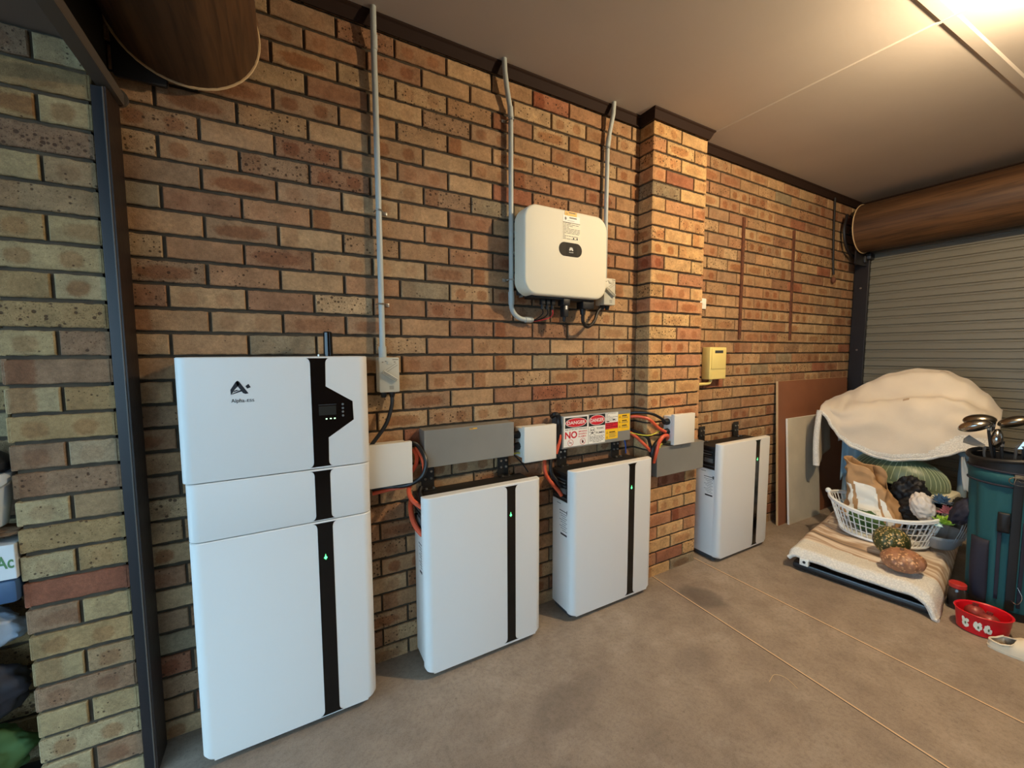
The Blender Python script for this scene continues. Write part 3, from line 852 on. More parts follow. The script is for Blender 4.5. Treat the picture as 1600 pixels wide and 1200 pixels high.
# --- rotary isolator boxes
def isolator(x0, z0, label, h=.155, w=.088, d=.068):
    t = thing('isolator_switch', label, 'isolator switch', (x0+w/2, 0, z0))
    yf = -d-.012; cx = x0+w/2; cz = z0+h*.47
    mb = MB(); mb.box(x0, x0+w, -d*.5-.004, -.002, z0, z0+h, 'isolator_grey', .005); mb.box(x0+.0, x0+w, yf, -d*.5-.006, z0, z0+h, 'isolator_grey', .005); mb.build('housing', t)
    mb = MB()
    R = Matrix.Translation((cx, yf, cz)) @ Matrix.Rotation(math.radians(33), 4, 'Y')
    mb.box(-.037, .037, -.016, -.001, -.0085, .0085, 'isolator_grey', .003, mx=R)
    for dz in (-.004, .001): mb.box(-.034, .034, -.0168, -.0155, dz, dz+.0022, 'isolator_line', mx=R)
    mb.build('switch_lever', t)
    mb = MB()
    R2 = Matrix.Translation((cx+.010, yf, cz+.038)) @ Matrix.Rotation(math.radians(-33), 4, 'Y')
    for dz in (-.006, .004): mb.box(-.027, .027, -.0008, .0003, dz, dz+.0012, 'isolator_line', mx=R2)
    for i in range(5): mb.box(x0+.012+i*.013, x0+.019+i*.013, yf-.0008, yf+.0003, z0+h-.022+.004*(i % 2), z0+h-.019+.004*(i % 2), 'isolator_line')
    mb.box(x0+w*.66, x0+w*.95, yf-.0008, yf+.0003, z0+h-.011, z0+h-.008, 'isolator_line')
    for i in range(3): mb.box(x0+w*.48, x0+w*.7, yf-.0008, yf+.0003, z0+.026-i*.006, z0+.028-i*.006, 'isolator_line')
    mb.build('markings', t, smooth=False)
    mb = MB(); mb.box(cx-.01, cx+.014, yf-.004, yf, z0+h-.03, z0+h-.015, 'isolator_grey', .002); mb.build('cover_tab', t)
    for gx in (x0+.024, x0+w-.026):
        mb = MB(); mb.cyl((gx, -.038, z0), (gx, -.038, z0-.010), .015, 'black_rubber', 8); mb.cyl((gx, -.038, z0-.010), (gx, -.038, z0-.026), .0135, 'black_rubber', 12, .010); mb.build('cable_gland', t)
    return t
isolator(-.360, 1.308, 'grey rotary isolator box at the foot of the conduit above the tall tower')
isolator(.922, 1.762, 'grey rotary isolator box half behind the lower right corner of the inverter')
mb = MB(); mb.tube(spline([(-.298, -.038, 1.283), (-.303, -.045, 1.24), (-.335, -.06, 1.16), (-.40, -.075, 1.08), (-.455, -.09, 1.02)]), .009, 'cable_black', 10)
tag(mb.build('power_cable'), 'black cable sloping from the isolator down behind the tall tower', 'cable')

# --- conduits
def conduit(pts, clips, label, couplings=(), r=.0125, side=1, mn='conduit_grey'):
    c = Vector(pts[0]); t = thing('conduit', label, 'conduit', tuple(pts[-1]))
    mb = MB(); mb.tube(pts, r, mn, 14); mb.build('pipe', t)
    for (x, y, z), (x2, y2, z2), rr in couplings:
        mb = MB(); mb.cyl((x, y, z), (x2, y2, z2), rr, mn, 14); mb.build('coupling', t)
    for x, y, z in clips:
        mb = MB(); R = r+.0025
        mb.tube([(x-R, -.006, z)]+[(x+R*math.cos(a), y+R*math.sin(a), z) for a in [pi+pi*i/8 for i in range(9)]]+[(x+R, -.006, z)], .004, 'steel', 6)
        mb.box(x+side*R-.002, x+side*(R+.024)+.002, -.004, -.001, z-.008, z+.008, 'steel', .001) if side > 0 else mb.box(x+side*(R+.024), x+side*R+.002, -.004, -.001, z-.008, z+.008, 'steel', .001)
        mb.cyl((x+side*(R+.012), -.009, z), (x+side*(R+.012), -.003, z), .005, 'steel', 8)
        mb.build('saddle_clip', t)
    return t
cy = -.030
conduit([(-.338, -.052, CEIL+.02), (-.338, -.050, 2.86), (-.336, -.036, 2.76), (-.334, cy, 2.6), (-.333, cy, 2.1), (-.334, -.034, 1.47)], [(-.3335, cy, 2.105), (-.334, cy, 1.70)],
        'left long grey conduit running from the ceiling down to the tower isolator', [((-.334, cy-.001, 1.512), (-.334, cy-.003, 1.462), .017), ((-.336, -.045, 2.82), (-.335, -.037, 2.765), .0142)])
arc = [(.330+.0, cy, 2.70), (.330, cy, 1.80)]+[(.330+.082*(1-math.cos(a)), cy, 1.735-.075*math.sin(a)) for a in [pi/2*i/8 for i in range(9)]]+[(.462, cy, 1.659)]
conduit([(.281, -.052, CEIL+.02), (.286, -.050, 2.87), (.300, -.044, 2.80), (.318, -.036, 2.735), (.327, -.031, 2.71)]+arc, [(.330, cy, 2.66), (.330, cy, 1.862)],
        'middle grey conduit bending under the left side of the inverter', [((.330, cy, 1.80), (.331, cy, 1.735), .0155), ((.415, cy, 1.659), (.452, cy, 1.659), .0155), ((.325, -.033, 2.72), (.330, cy, 2.67), .0145)], side=-1)
conduit([(1.002, -.052, CEIL+.02), (.998, -.050, 2.86), (.985, -.036, 2.76), (.977, cy, 2.69), (.972, cy, 2.3), (.970, cy, 1.915)], [(.9765, cy, 2.672)],
        'right grey conduit dropping from the ceiling behind the inverter', [((.982, -.034, 2.735), (.977, cy, 2.68), .0145)])

# --- wall inverter
IX0, IX1, IZ0, IZ1, IY = .338, .878, 1.776, 2.226, -.150
t = thing('wall_inverter', 'cream rounded solar inverter mounted high on the wall between two conduits', 'inverter', (.608, 0, IZ0))
mb = MB(); k = mb.mi('inverter_shell')
rings = []
for y, ins in ((-.045, .004), (-.062, .0), (-.132, .0), (-.143, .002), (-.148, .006), (IY, .013)):
    rings.append([mb.bm.verts.new((x, y, z)) for x, z in rrect(IX0+ins, IX1-ins, IZ0+ins, IZ1-ins, max(.02, .078-ins), 10)])
n = len(rings[0])
for i in range(len(rings)-1):
    for j in range(n): mb.bm.faces.new((rings[i][j], rings[i+1][j], rings[i+1][(j+1) % n], rings[i][(j+1) % n])).material_index = k
mb.bm.faces.new(rings[-1]).material_index = k; mb.bm.faces.new(rings[0][::-1]).material_index = k
mb.build('front_shell', t, ang=50)
mb = MB(); mb.box(IX0+.03, IX1-.03, -.048, -.012, IZ0+.01, IZ1-.03, 'dark_grey', .004)
for i in range(14): mb.box(IX0+.05+i*.034, IX0+.056+i*.034, -.046, -.008, IZ0+.0, IZ1-.02, 'galvanised')
for z in (2.10, 1.995): mb.box(IX0-.008, IX0+.03, -.04, -.02, z, z+.012, 'steel', .002)
mb.build('heat_sink', t)
mb = MB(); mb.box(IX0+.06, IX1-.10, -.125, -.05, IZ0-.012, IZ0+.02, 'black_matt', .003); mb.build('connector_tray', t)
ply = IY-.0008
mb = MB(); mb.plate(rrect(.547, .698, 1.9885, 2.060, .0355, 10), ply, .0012, 'pill_grey'); mb.plate([(.592, 1.989), (.664, 1.989), (.664, 2.0595), (.592, 2.0595)], ply-.0003, .0004, 'pill_dark')
pan = mb.build('status_panel', t, smooth=False)
mb = MB()
for i in range(8):      # fan of eight petals
    a = math.radians(12+i*156/7); L = .0165*(1.0 if 1 < i < 6 else .82); cx, cz = .626, 2.020
    dx, dz = math.cos(a), math.sin(a); nx, nz_ = -dz, dx; w = .0036
    mb.plate([(cx+dx*.003, cz+dz*.003), (cx+dx*L*.7-nx*w, cz+dz*L*.7-nz_*w), (cx+dx*L*1.1, cz+dz*L*1.1), (cx+dx*L*.7+nx*w, cz+dz*L*.7+nz_*w)], ply-.0007, .0004, 'label_white')
mb.text('HUAWEI', .613, .640, 2.008, 2.0125, ply-.0004, 'label_white'); mb.build('maker_mark', pan, smooth=False)
def label_sheet(parent, x0, x1, z0, z1, y, mn, rows=0, seed=0, ink='print_grey', name='label', rowh=.55, marg=.04, extra=None, header=None):
    mb = MB(); mb.plate([(x0, z0), (x1, z0), (x1, z1), (x0, z1)], y, .0008, mn)
    o = mb.build(name, parent, smooth=False)
    r = random.Random(seed); mb = MB(); w, h = x1-x0, z1-z0
    for i in range(rows):
        zt = z1-h*(.06+.88*i/rows); zb = zt-h*.88/rows*rowh; x = x0+w*marg
        while x < x1-w*(marg+.08):
            l = r.uniform(.05, .22)*w; e = min(x+l, x1-w*marg)
            mb.plate([(x, zb), (e, zb), (e, zt), (x, zt)], y-.0003, .0003, ink); x = e+w*.025
            if r.random() < .08: break
    if extra: extra(mb)
    if mb.bm.verts: mb.build('print', o, smooth=False)
    else: mb.bm.free()
    return o
def tri(mb, x, z, s, y, mn='label_black'):
    mb.plate([(x-s, z-s*.8), (x+s, z-s*.8), (x, z+s)], y-.0004, .0004, mn)
    mb.plate([(x-s*.6, z-s*.55), (x+s*.6, z-s*.55), (x, z+s*.55)], y-.0007, .0003, 'label_yellow')
def ex1(mb):
    for x in (.637, .66): mb.plate([(x, 2.078), (x+.009, 2.078), (x+.008, 2.089), (x+.002, 2.089)], ply-.0003, .0003, 'pill_dark')
    mb.plate([(.572, 2.160), (.684, 2.160), (.684, 2.163), (.572, 2.163)], ply-.0003, .0003, 'print_grey')
label_sheet(t, .566, .692, 2.066, 2.167, ply, 'label_cream', 12, 3, extra=ex1, rowh=.4)
label_sheet(t, .572, .682, 2.165, 2.198, ply-.0006, 'label_white', 0, 5, extra=lambda mb: (mb.plate([(.612, 2.184), (.660, 2.184), (.660, 2.190), (.612, 2.190)], ply-.0012, .0004, 'print_grey'), mb.plate(ellipse(.588, 2.181, .006, .008, 12), ply-.0012, .0004, 'print_grey'), mb.plate([(.60, 2.171), (.645, 2.171), (.645, 2.1725), (.60, 2.1725)], ply-.0012, .0004, 'print_grey')))
label_sheet(t, .583, .661, 2.196, 2.219, ply-.0010, 'label_orange', 0, 6, extra=lambda mb: (mb.plate([(.608, 2.210), (.652, 2.210), (.652, 2.2145), (.608, 2.2145)], ply-.0016, .0004, 'print_grey'), tri(mb, .595, 2.208, .007, ply-.001)))
label_sheet(t, .418, .448, 1.789, 1.797, ply+.004, 'label_cream', 1, 8)
# plugs under the inverter
for x in (.484, .515, .548):
    mb = MB(); mb.box(x-.012, x+.012, -.105, -.08, 1.735, 1.775, 'black_rubber', .003); mb.cyl((x, -.092, 1.735), (x, -.092, 1.712), .009, 'black_rubber', 10); mb.build('plug', t)
mb = MB(); mb.box(.595, .640, -.13, -.075, 1.735, 1.776, 'black_rubber', .004); mb.box(.602, .634, -.125, -.085, 1.675, 1.74, 'black_rubber', .006); mb.cyl((.618, -.105, 1.68), (.618, -.105, 1.650), .011, 'black_rubber', 12, .007)
mb.box(.612, .622, -.1262, -.125, 1.715, 1.735, 'label_white'); mb.build('data_dongle', t)
mb = MB(); mb.box(.735, .815, -.12, -.06, 1.725, 1.78, 'black_rubber', .004); mb.cyl((.757, -.09, 1.73), (.757, -.09, 1.695), .018, 'black_rubber', 12, .014); mb.build('power_plug', t)
for i, (x, e) in enumerate(((.484, .465), (.515, .47), (.548, .475))):
    mb = MB(); mb.tube(spline([(x, -.092, 1.715), (x+.004, -.09, 1.69), (x-.012, -.07, 1.668), (e, -.035, 1.659-.003*i), (e-.02, -.031, 1.659)]), .0032, 'cable_black' if i != 2 else 'cable_red', 6)
    tag(mb.build('solar_wire'), ['thin black wire, left of three, from inverter plug to conduit end', 'thin black wire, middle of three, from inverter plug to conduit end', 'thin red wire from inverter plug to the conduit end'][i], 'wire')
mb = MB(); mb.tube(spline([(.757, -.09, 1.70), (.762, -.088, 1.655), (.80, -.08, 1.628), (.86, -.065, 1.66), (.905, -.045, 1.72), (.946, -.038, 1.755)]), .0095, 'cable_black', 10)
tag(mb.build('power_cable'), 'black cable looping from inverter plug up into its isolator box', 'cable')

# --- folded metal trunking covers
def trunk(x0, x1, y0, y1, z0, z1, label, sticker=True):
    t = thing('cable_trunking', label, 'cable trunking', ((x0+x1)/2, y1, z0))
    mb = MB(); mb.box(x0, x1, y0, y1, z0, z1, 'galvanised', .0015, 1); mb.build('cover', t, smooth=False)
    if sticker:
        cx = x0+(x1-x0)*.52; label_sheet(t, cx-.02, cx+.02, z1-.016, z1-.009, y0-.0007, 'label_orange' if sticker == 1 else 'galvanised', 1, 3)
    return t
trunk(-.166, .315, -.082, -.002, .941, 1.120, 'plain grey metal trunking cover above the battery nearest the tower')
dt = trunk(.624, 1.148, -.086, -.002, .937, 1.125, 'metal trunking cover plastered with red danger and yellow warning stickers', False)
trunk(1.288, 1.738, -.180, -.117, .698, .884, 'plain grey metal trunking cover fixed across the pier', 2)

# danger stickers
dy = -.0867
def danger_head(mb, x0, x1, z0, z1, y):
    mb.plate([(x0, z0), (x1, z0), (x1, z1), (x0, z1)], y-.0003, .0003, 'label_black')
    cx, cz, rx, rz = (x0+x1)/2, (z0+z1)/2, (x1-x0)*.485, (z1-z0)*.45
    mb.plate(ellipse(cx, cz, rx, rz, 36), y-.0006, .0003, 'label_white'); mb.plate(ellipse(cx, cz, rx*.95, rz*.92, 36), y-.0009, .0003, 'label_red')
    mb.text('DANGER', cx-rx*.84, cx+rx*.84, cz-rz*.36, cz+rz*.36, y-.0009, 'label_white', .012)
# 1: no smoking sparks flames
A = (.634, .810, .946, 1.121)
mb = MB(); mb.plate([(A[0], A[2]), (A[1], A[2]), (A[1], A[3]), (A[0], A[3])], dy, .0009, 'label_white'); o = mb.build('danger_sticker', dt, smooth=False)
o['label'] = 'DANGER sticker with red NO, smoking sparks flames'
mb = MB(); w = A[1]-A[0]; h = A[3]-A[2]
danger_head(mb, A[0]+w*.05, A[1]-w*.05, A[2]+h*.61, A[2]+h*.955, dy)
mb.text('RISK OF BATTERY EXPLOSION', A[0]+w*.06, A[1]-w*.05, A[2]+h*.545, A[2]+h*.58, dy, 'label_black', .01)
mb.text('NO', A[0]+w*.05, A[0]+w*.54, A[2]+h*.265, A[2]+h*.50, dy, 'label_red', .03)
for i, s_ in enumerate(('SMOKING', 'SPARKS', 'FLAMES')): mb.text(s_, A[0]+w*.59, A[0]+w*(.95-.02*i), A[2]+h*(.445-.085*i), A[2]+h*(.495-.085*i), dy, 'label_red', .012)
for fx in (.27, .77):
    cx, cz, r = A[0]+w*fx, A[2]+h*.13, w*.105
    ring = [(cx+r*math.cos(2*pi*i/24), dy-.0004, cz+r*math.sin(2*pi*i/24)) for i in range(25)]; mb.tube(ring, .0011, 'label_red', 5, caps=False)
    mb.tube([(cx-r*.7, dy-.0004, cz+r*.7), (cx+r*.7, dy-.0004, cz-r*.7)], .0011, 'label_red', 5)
    if fx < .5: mb.plate([(cx-r*.5, cz-r*.12), (cx+r*.5, cz-r*.12), (cx+r*.5, cz+r*.06), (cx-r*.5, cz+r*.06)], dy-.0003, .0003, 'label_black')
    else: mb.plate([(cx-r*.3, cz-r*.5), (cx+r*.3, cz-r*.5), (cx+r*.38, cz-r*.05), (cx, cz+r*.55), (cx-r*.32, cz)], dy-.0003, .0003, 'label_black')
mb.build('sign_print', o, smooth=False)
# 2: toxic fumes
B = (.813, .940, .946, 1.120)
mb = MB(); mb.plate([(B[0], B[2]), (B[1], B[2]), (B[1], B[3]), (B[0], B[3])], dy, .0009, 'label_white'); o = mb.build('danger_sticker', dt, smooth=False)
o['label'] = 'DANGER sticker with skull and TOXIC FUMES'
mb = MB(); w = B[1]-B[0]; h = B[3]-B[2]
danger_head(mb, B[0]+w*.01, B[1]-w*.01, B[2]+h*.60, B[2]+h*.99, dy)
mb.text('TOXIC', B[0]+w*.47, B[0]+w*.92, B[2]+h*.475, B[2]+h*.535, dy, 'label_black', .015)
mb.text('FUMES', B[0]+w*.44, B[0]+w*.95, B[2]+h*.325, B[2]+h*.39, dy, 'label_black', .015)
cx, cz = B[0]+w*.22, B[2]+h*.47; r = w*.13
mb.tube([(cx+r*math.cos(a), dy-.0003, cz+r*1.0*math.sin(a)) for a in [math.radians(-40+260*i/16) for i in range(17)]], .0009, 'label_black', 5)
for s_ in (-1, 1):
    mb.plate(ellipse(cx+s_*r*.42, cz-r*.05, r*.25, r*.28, 10), dy-.0003, .0003, 'label_black')
    mb.tube([(cx-s_*r*1.5, dy-.0003, cz-r*.6), (cx+s_*r*1.5, dy-.0003, cz-r*2.0)], .0009, 'label_black', 5)
mb.plate([(cx-r*.15, cz-r*.62), (cx+r*.15, cz-r*.62), (cx, cz-r*.3)], dy-.0003, .0003, 'label_black')
mb.plate([(cx-r*.5, cz-r*1.15), (cx+r*.5, cz-r*1.15), (cx+r*.45, cz-r*.8), (cx-r*.45, cz-r*.8)], dy-.0003, .0003, 'label_black')
rr_ = random.Random(4)
for i in range(5):
    zt = B[2]+h*(.255-.048*i); x = B[0]+w*(.05 if i < 4 else .25)
    while x < B[1]-w*(.1 if i < 4 else .3):
        e = min(x+rr_.uniform(.08, .2)*w, B[1]-w*.06); mb.plate([(x, zt-h*.018), (e, zt-h*.018), (e, zt), (x, zt)], dy-.0003, .0003, 'print_grey' if i != 1 else 'label_black'); x = e+w*.03
mb.build('sign_print', o, smooth=False)
# 3: white / red / yellow narrow stickers, 4: tall yellow one
label_sheet(dt, .942, 1.042, 1.060, 1.120, dy, 'label_white', 7, 21, rowh=.35, name='info_sticker', extra=lambda mb: (mb.plate([(.952, 1.064), (.972, 1.064), (.972, 1.070), (.952, 1.070)], dy-.0003, .0003, 'label_black'), mb.plate([(1.0, 1.073), (1.018, 1.073), (1.018, 1.080), (1.0, 1.080)], dy-.0003, .0003, 'label_black')))
label_sheet(dt, .942, 1.042, 1.021, 1.060, dy-.0001, 'label_red', 3, 22, ink='label_black', name='info_sticker', rowh=.3)
def ex4(mb):
    for z in (1.000, .972): tri(mb, .956, z, .008, dy)
    mb.plate([(.972, .998), (1.02, .998), (1.02, 1.004), (.972, 1.004)], dy-.0003, .0003, 'label_black')
label_sheet(dt, .942, 1.042, .959, 1.021, dy, 'label_yellow', 0, 23, name='warning_sticker', extra=lambda mb: (ex4(mb), [mb.plate([(.972, .99-.007*i), (1.03-.01*(i % 2), .99-.007*i), (1.03-.01*(i % 2), .9925-.007*i), (.972, .9925-.007*i)], dy-.0003, .0003, 'print_grey') for i in range(4)]))
def ex5(mb):
    for i, z in enumerate((1.088, 1.058, 1.028)):
        tri(mb, 1.057, z, .008, dy)
        mb.plate([(1.075, z+.002), (1.115, z+.002), (1.115, z+.008), (1.075, z+.008)], dy-.0003, .0003, 'label_black')
        for q in range(2): mb.plate([(1.072, z-.004-.006*q), (1.125, z-.004-.006*q), (1.125, z-.0015-.006*q), (1.072, z-.0015-.006*q)], dy-.0003, .0003, 'print_grey')
label_sheet(dt, 1.044, 1.140, 1.000, 1.104, dy, 'label_yellow', 0, 24, name='warning_sticker', extra=ex5)
mb = MB(); mb.box(.606, .624, -.06, -.01, .93, 1.115, 'dark_grey', .002); mb.build('end_plate', dt, smooth=False)

# --- white junction boxes
def junction(x0, x1, z0, z1, yb, yf, label, glands=True):
    t = thing('junction_box', label, 'junction box', ((x0+x1)/2, yb, z0))
    mb = MB(); mb.box(x0+.004, x1-.012, yf+.028, yb-.002, z0+.02, z1-.012, 'white_soft', .003); mb.build('housing', t)
    mb = MB(); mb.box(x0, x1, yf, yf+.027, z0, z1, 'white_soft', .0022, 2); mb.build('lid', t)
    if glands:
        for z in (z1-.05, z0+.08):
            mb = MB(); y = (yb+yf+.03)/2-.005
            mb.cyl((x0+.004, y, z), (x0-.010, y, z), .021, 'black_rubber', 8); mb.cyl((x0-.010, y, z), (x0-.032, y, z), .0195, 'black_rubber', 14, .016); mb.build('cable_gland', t)
    return t
junction(-.425, -.232, .893, 1.084, -.002, -.115, 'white junction box tucked against the right side of the tall tower', False)
junction(.361, .566, .900, 1.092, -.002, -.112, 'white junction box left of the danger stickers, glands on its side')
junction(1.405, 1.602, .894, 1.088, -.117, -.207, 'white junction box mounted on the front of the brick pier')

# --- cables
def cable(pts, r, mn, label, name='power_cable', n=8):
    mb = MB(); mb.tube(spline(pts, n), r, mn, 10); return tag(mb.build(name), label, 'cable')
cable([(-.245, -.05, 1.05), (-.215, -.052, 1.062), (-.188, -.060, 1.045), (-.170, -.10, 1.00), (-.172, -.115, .955), (-.195, -.112, .91), (-.25, -.10, .882), (-.32, -.06, .872), (-.40, -.045, .868)], .0105, 'cable_black', 'thick black cable curling round the lower right corner of the box beside the tower')
cable([(-.238, -.055, .915), (-.218, -.062, .935), (-.203, -.070, .965), (-.197, -.060, 1.0), (-.205, -.04, 1.03)], .0095, 'cable_orange', 'short orange cable rising beside the junction box next to the tower')
cable([(-.40, -.055, .852), (-.32, -.062, .862), (-.26, -.085, .872), (-.215, -.10, .893), (-.180, -.108, .93), (-.176, -.085, .985), (-.195, -.05, 1.04)], .009, 'cable_orange', 'orange cable sweeping under the junction box next to the tower')
cable([(-.235, -.075, .872), (-.248, -.10, .85), (-.243, -.135, .822), (-.215, -.16, .795), (-.200, -.175, .785)], .0105, 'cable_orange', 'short orange cable dropping to the top left of the first battery')
cable([(-.19, -.095, .858), (-.205, -.12, .842), (-.205, -.15, .825), (-.20, -.17, .81)], .0105, 'cable_black', 'short black cable bending over the top left corner of the first battery')
cable([(-.225, -.05, .79), (-.236, -.08, .77), (-.240, -.115, .735), (-.232, -.145, .70), (-.214, -.172, .672), (-.200, -.178, .665)], .012, 'cable_orange', 'orange cable loop bulging from the left side of the first battery')
# between the trunking and the second junction box
cable([(.318, -.045, 1.03), (.328, -.05, 1.043), (.338, -.055, 1.042)], .009, 'cable_black', 'stub of black cable entering the upper gland left of the danger stickers')
cable([(.316, -.045, .985), (.328, -.05, .982), (.338, -.055, .98)], .008, 'cable_red', 'stub of red cable entering the lower gland left of the danger stickers')
cable([(.300, -.05, .952), (.325, -.058, .945), (.355, -.06, .945), (.385, -.05, .93)], .0035, 'cable_yellow', 'thin green-yellow earth wire below the box left of the danger stickers', 'earth_wire')
cable([(.318, -.04, .945), (.35, -.04, .92), (.385, -.05, .88), (.415, -.06, .832)], .0035, 'cable_black', 'thin black wire falling to the top of the first battery', 'wire')
# down into the second battery
cable([(.590, -.03, 1.12), (.592, -.055, 1.135), (.612, -.06, 1.128), (.618, -.062, 1.09), (.600, -.075, 1.02), (.588, -.08, .96), (.592, -.09, .90)], .014, 'cable_black', 'thick black cable hugging the left edge of the danger sign trunking')
cable([(.613, -.075, 1.02), (.606, -.085, .995), (.590, -.09, .955), (.580, -.09, .92)], .0105, 'cable_orange', 'orange cable showing between the white box and the danger sign trunking')
cable([(.530, -.05, .885), (.520, -.065, .865), (.515, -.075, .83), (.525, -.09, .79), (.550, -.11, .75), (.575, -.125, .715), (.590, -.13, .69)], .0105, 'cable_orange', 'orange cable hanging down beside the second battery')
cable([(.565, -.06, .885), (.550, -.08, .85), (.548, -.095, .81), (.566, -.12, .77), (.585, -.13, .74)], .0105, 'cable_black', 'black cable hanging down beside the second battery')
# across to the box on the pier
cable([(1.145, -.05, 1.088), (1.18, -.085, 1.106), (1.24, -.15, 1.105), (1.31, -.165, 1.078), (1.376, -.160, 1.042)], .009, 'cable_black', 'black cable arching from the danger signs to the upper gland on the pier')
cable([(1.145, -.05, 1.060), (1.18, -.085, 1.082), (1.24, -.145, 1.068), (1.31, -.165, 1.008), (1.376, -.162, .977)], .010, 'cable_orange', 'orange cable arching from the danger signs to the lower gland on the pier')
cable([(1.145, -.04, .985), (1.17, -.06, .975), (1.20, -.09, .945), (1.235, -.13, .898), (1.262, -.15, .862)], .010, 'cable_orange', 'orange cable sloping down from the danger signs to the trunking on the pier')
cable([(1.150, -.03, 1.01), (1.19, -.05, .99), (1.24, -.13, .955), (1.262, -.14, .91), (1.268, -.15, .84)], .010, 'cable_black', 'black cable sloping down behind the orange one beside the pier')
cable([(1.145, -.06, .982), (1.20, -.12, .968), (1.26, -.15, .965), (1.33, -.155, .985), (1.37, -.15, .995)], .0032, 'cable_yellow', 'thin green-yellow earth wire crossing to the box on the pier', 'earth_wire')
cable([(1.388, -.150, .927), (1.392, -.165, .935), (1.375, -.18, .955), (1.33, -.185, .955), (1.293, -.185, .92), (1.277, -.18, .86), (1.275, -.16, .79)], .012, 'cable_orange', 'orange cable looping over the left end of the trunking on the pier')
cable([(1.40, -.14, .905), (1.36, -.16, .935), (1.31, -.17, .93), (1.268, -.172, .90), (1.252, -.17, .84), (1.250, -.15, .74)], .012, 'cable_black', 'thick black cable looping beside the trunking on the pier')
cable([(1.288, -.182, .895), (1.300, -.186, .888), (1.310, -.184, .905), (1.325, -.18, .908), (1.335, -.175, .900)], .0035, 'cable_yellow', 'short green-yellow wire poking out above the trunking on the pier', 'earth_wire')
cable([(1.165, -.012, .935), (1.178, -.012, .90), (1.185, -.013, .865), (1.186, -.014, .83)], .004, 'cable_blue', 'thin blue wire running down the wall beside the second battery', 'wire')

# --- cream meter box and the pipe below it
t = thing('meter_box', 'small cream plastic box with dark slot on the wall above the last battery', 'meter box', (2.03, 0, 1.285))
mb = MB(); mb.box(1.935, 2.128, -.066, -.002, 1.285, 1.518, 'yellow_plastic', .006); mb.box(1.952, 2.116, -.071, -.064, 1.36, 1.508, 'yellow_plastic', .002)
mb.face([(1.975, -.0712, 1.335), (2.09, -.0712, 1.335), (2.112, -.0665, 1.295), (1.956, -.0665, 1.295)], 'yellow_plastic'); mb.build('case', t)
mb = MB(); mb.box(1.985, 2.078, -.0725, -.070, 1.475, 1.495, 'dark_grey', .001); mb.build('display_slot', t)
conduit([(2.005, -.03, 1.288), (2.003, -.03, 1.27), (1.99, -.03, 1.256), (1.965, -.03, 1.252), (1.80, -.03, 1.25)], [], 'short cream pipe elbow under the small cream meter box', mn='yellow_plastic', r=.011)
t = thing('wall_switch', 'small white switch plate on the wall just behind the brick pier', 'switch', (1.915, 0, 1.795))
mb = MB(); mb.box(1.875, 1.950, -.012, -.001, 1.793, 1.868, 'label_white', .003); mb.build('plate', t); mb = MB(); mb.box(1.905, 1.922, -.016, -.011, 1.82, 1.842, 'label_white', .002); mb.build('rocker', t)

# ================================================================ boards leaning on the wall
def board(x0, x1, yb, z1, yt, th, mn, en, label):
    """board from floor line y=yb (front face) to top front y=yt"""
    mb = MB(); n = Vector((0, -(z1), -(yb-yt)*-1)).normalized()
    f = [Vector((x0, yb, 0)), Vector((x1, yb-.006, 0)), Vector((x1, yt-.006, z1)), Vector((x0, yt, z1))]
    off = Vector((0, th, 0)); b = [p+off for p in f]
    mb.face(f, mn); mb.face(b[::-1], mn)
    for i in range(4): mb.face([f[(i+1) % 4], f[i], b[i], b[(i+1) % 4]], en)
    return tag(mb.build('leaning_board', smooth=False), label, 'board')
board(2.895, 4.11, -.092, 1.235, -.036, .018, 'mdf', 'mdf_edge', 'large brown sheet board leaning on the brick wall beyond the last battery')
board(3.000, 3.505, -.128, .912, -.072, .016, 'board_white', 'label_white', 'narrow cream white panel leaning against the large brown board')

# ================================================================ treadmill under two blankets
O = Vector((2.262, -.510, 0)); a_ = Vector((.985, .172, 0)).normalized(); b_ = Vector((a_.y, -a_.x, 0))
LM = Matrix(((a_.x, b_.x, 0, O.x), (a_.y, b_.y, 0, O.y), (0, 0, 1, 0), (0, 0, 0, 1)))
def TL(s, t, z): return LM @ Vector((s, t, z))
t = thing('treadmill', 'low black treadmill base standing in front of the grey roller door under blankets', 'treadmill', tuple(TL(.75, .34, 0)))
mb = MB()
mb.box(.02, 1.62, 0, .075, .012, .05, 'treadmill_black', .010, mx=LM); mb.box(.02, 1.62, .605, .68, .012, .05, 'treadmill_black', .010, mx=LM)
mb.box(0, .05, 0, .68, .008, .052, 'treadmill_black', .016, mx=LM)
mb.build('base_frame', t)
mb = MB(); mb.box(.05, 1.60, .03, .65, .095, .128, 'treadmill_black', .012, mx=LM); mb.box(.008, .06, .03, .65, .090, .124, 'treadmill_black', .012, mx=LM); mb.build('running_deck', t)
mb = MB(); mb.box(.001, .012, .06, .64, .046, .052, 'treadmill_grey', .002, mx=LM); mb.build('trim_rail', t)
mb = MB(); mb.box(-.018, .03, .045, .095, .052, .100, 'label_white', .004, mx=LM); mb.build('end_bracket', t)
mb = MB(); mb.lathe([(.009, 0), (.009, .003)], (0, 0, 0), 'black_rubber', 12, mx=LM @ Matrix.Translation((-.018, .072, .078)) @ Matrix.Rotation(-pi/2, 4, 'Y')); mb.build('roller_bolt', t)
for tt in (.07, .61):
    for s in (.09, 1.5):
        mb = MB(); mb.cyl(TL(s, tt, .0), TL(s, tt, .02), .02, 'black_rubber', 12); mb.build('foot', t)
for s, lab in ((.03, 0), (.69, 1)):
    mb = MB(); mb.tube([TL(1.22, s-.01 if s < .1 else s, .05), TL(1.24, s, .55), TL(1.32, s, 1.02)], .026, 'treadmill_grey', 12); mb.build('upright', t)
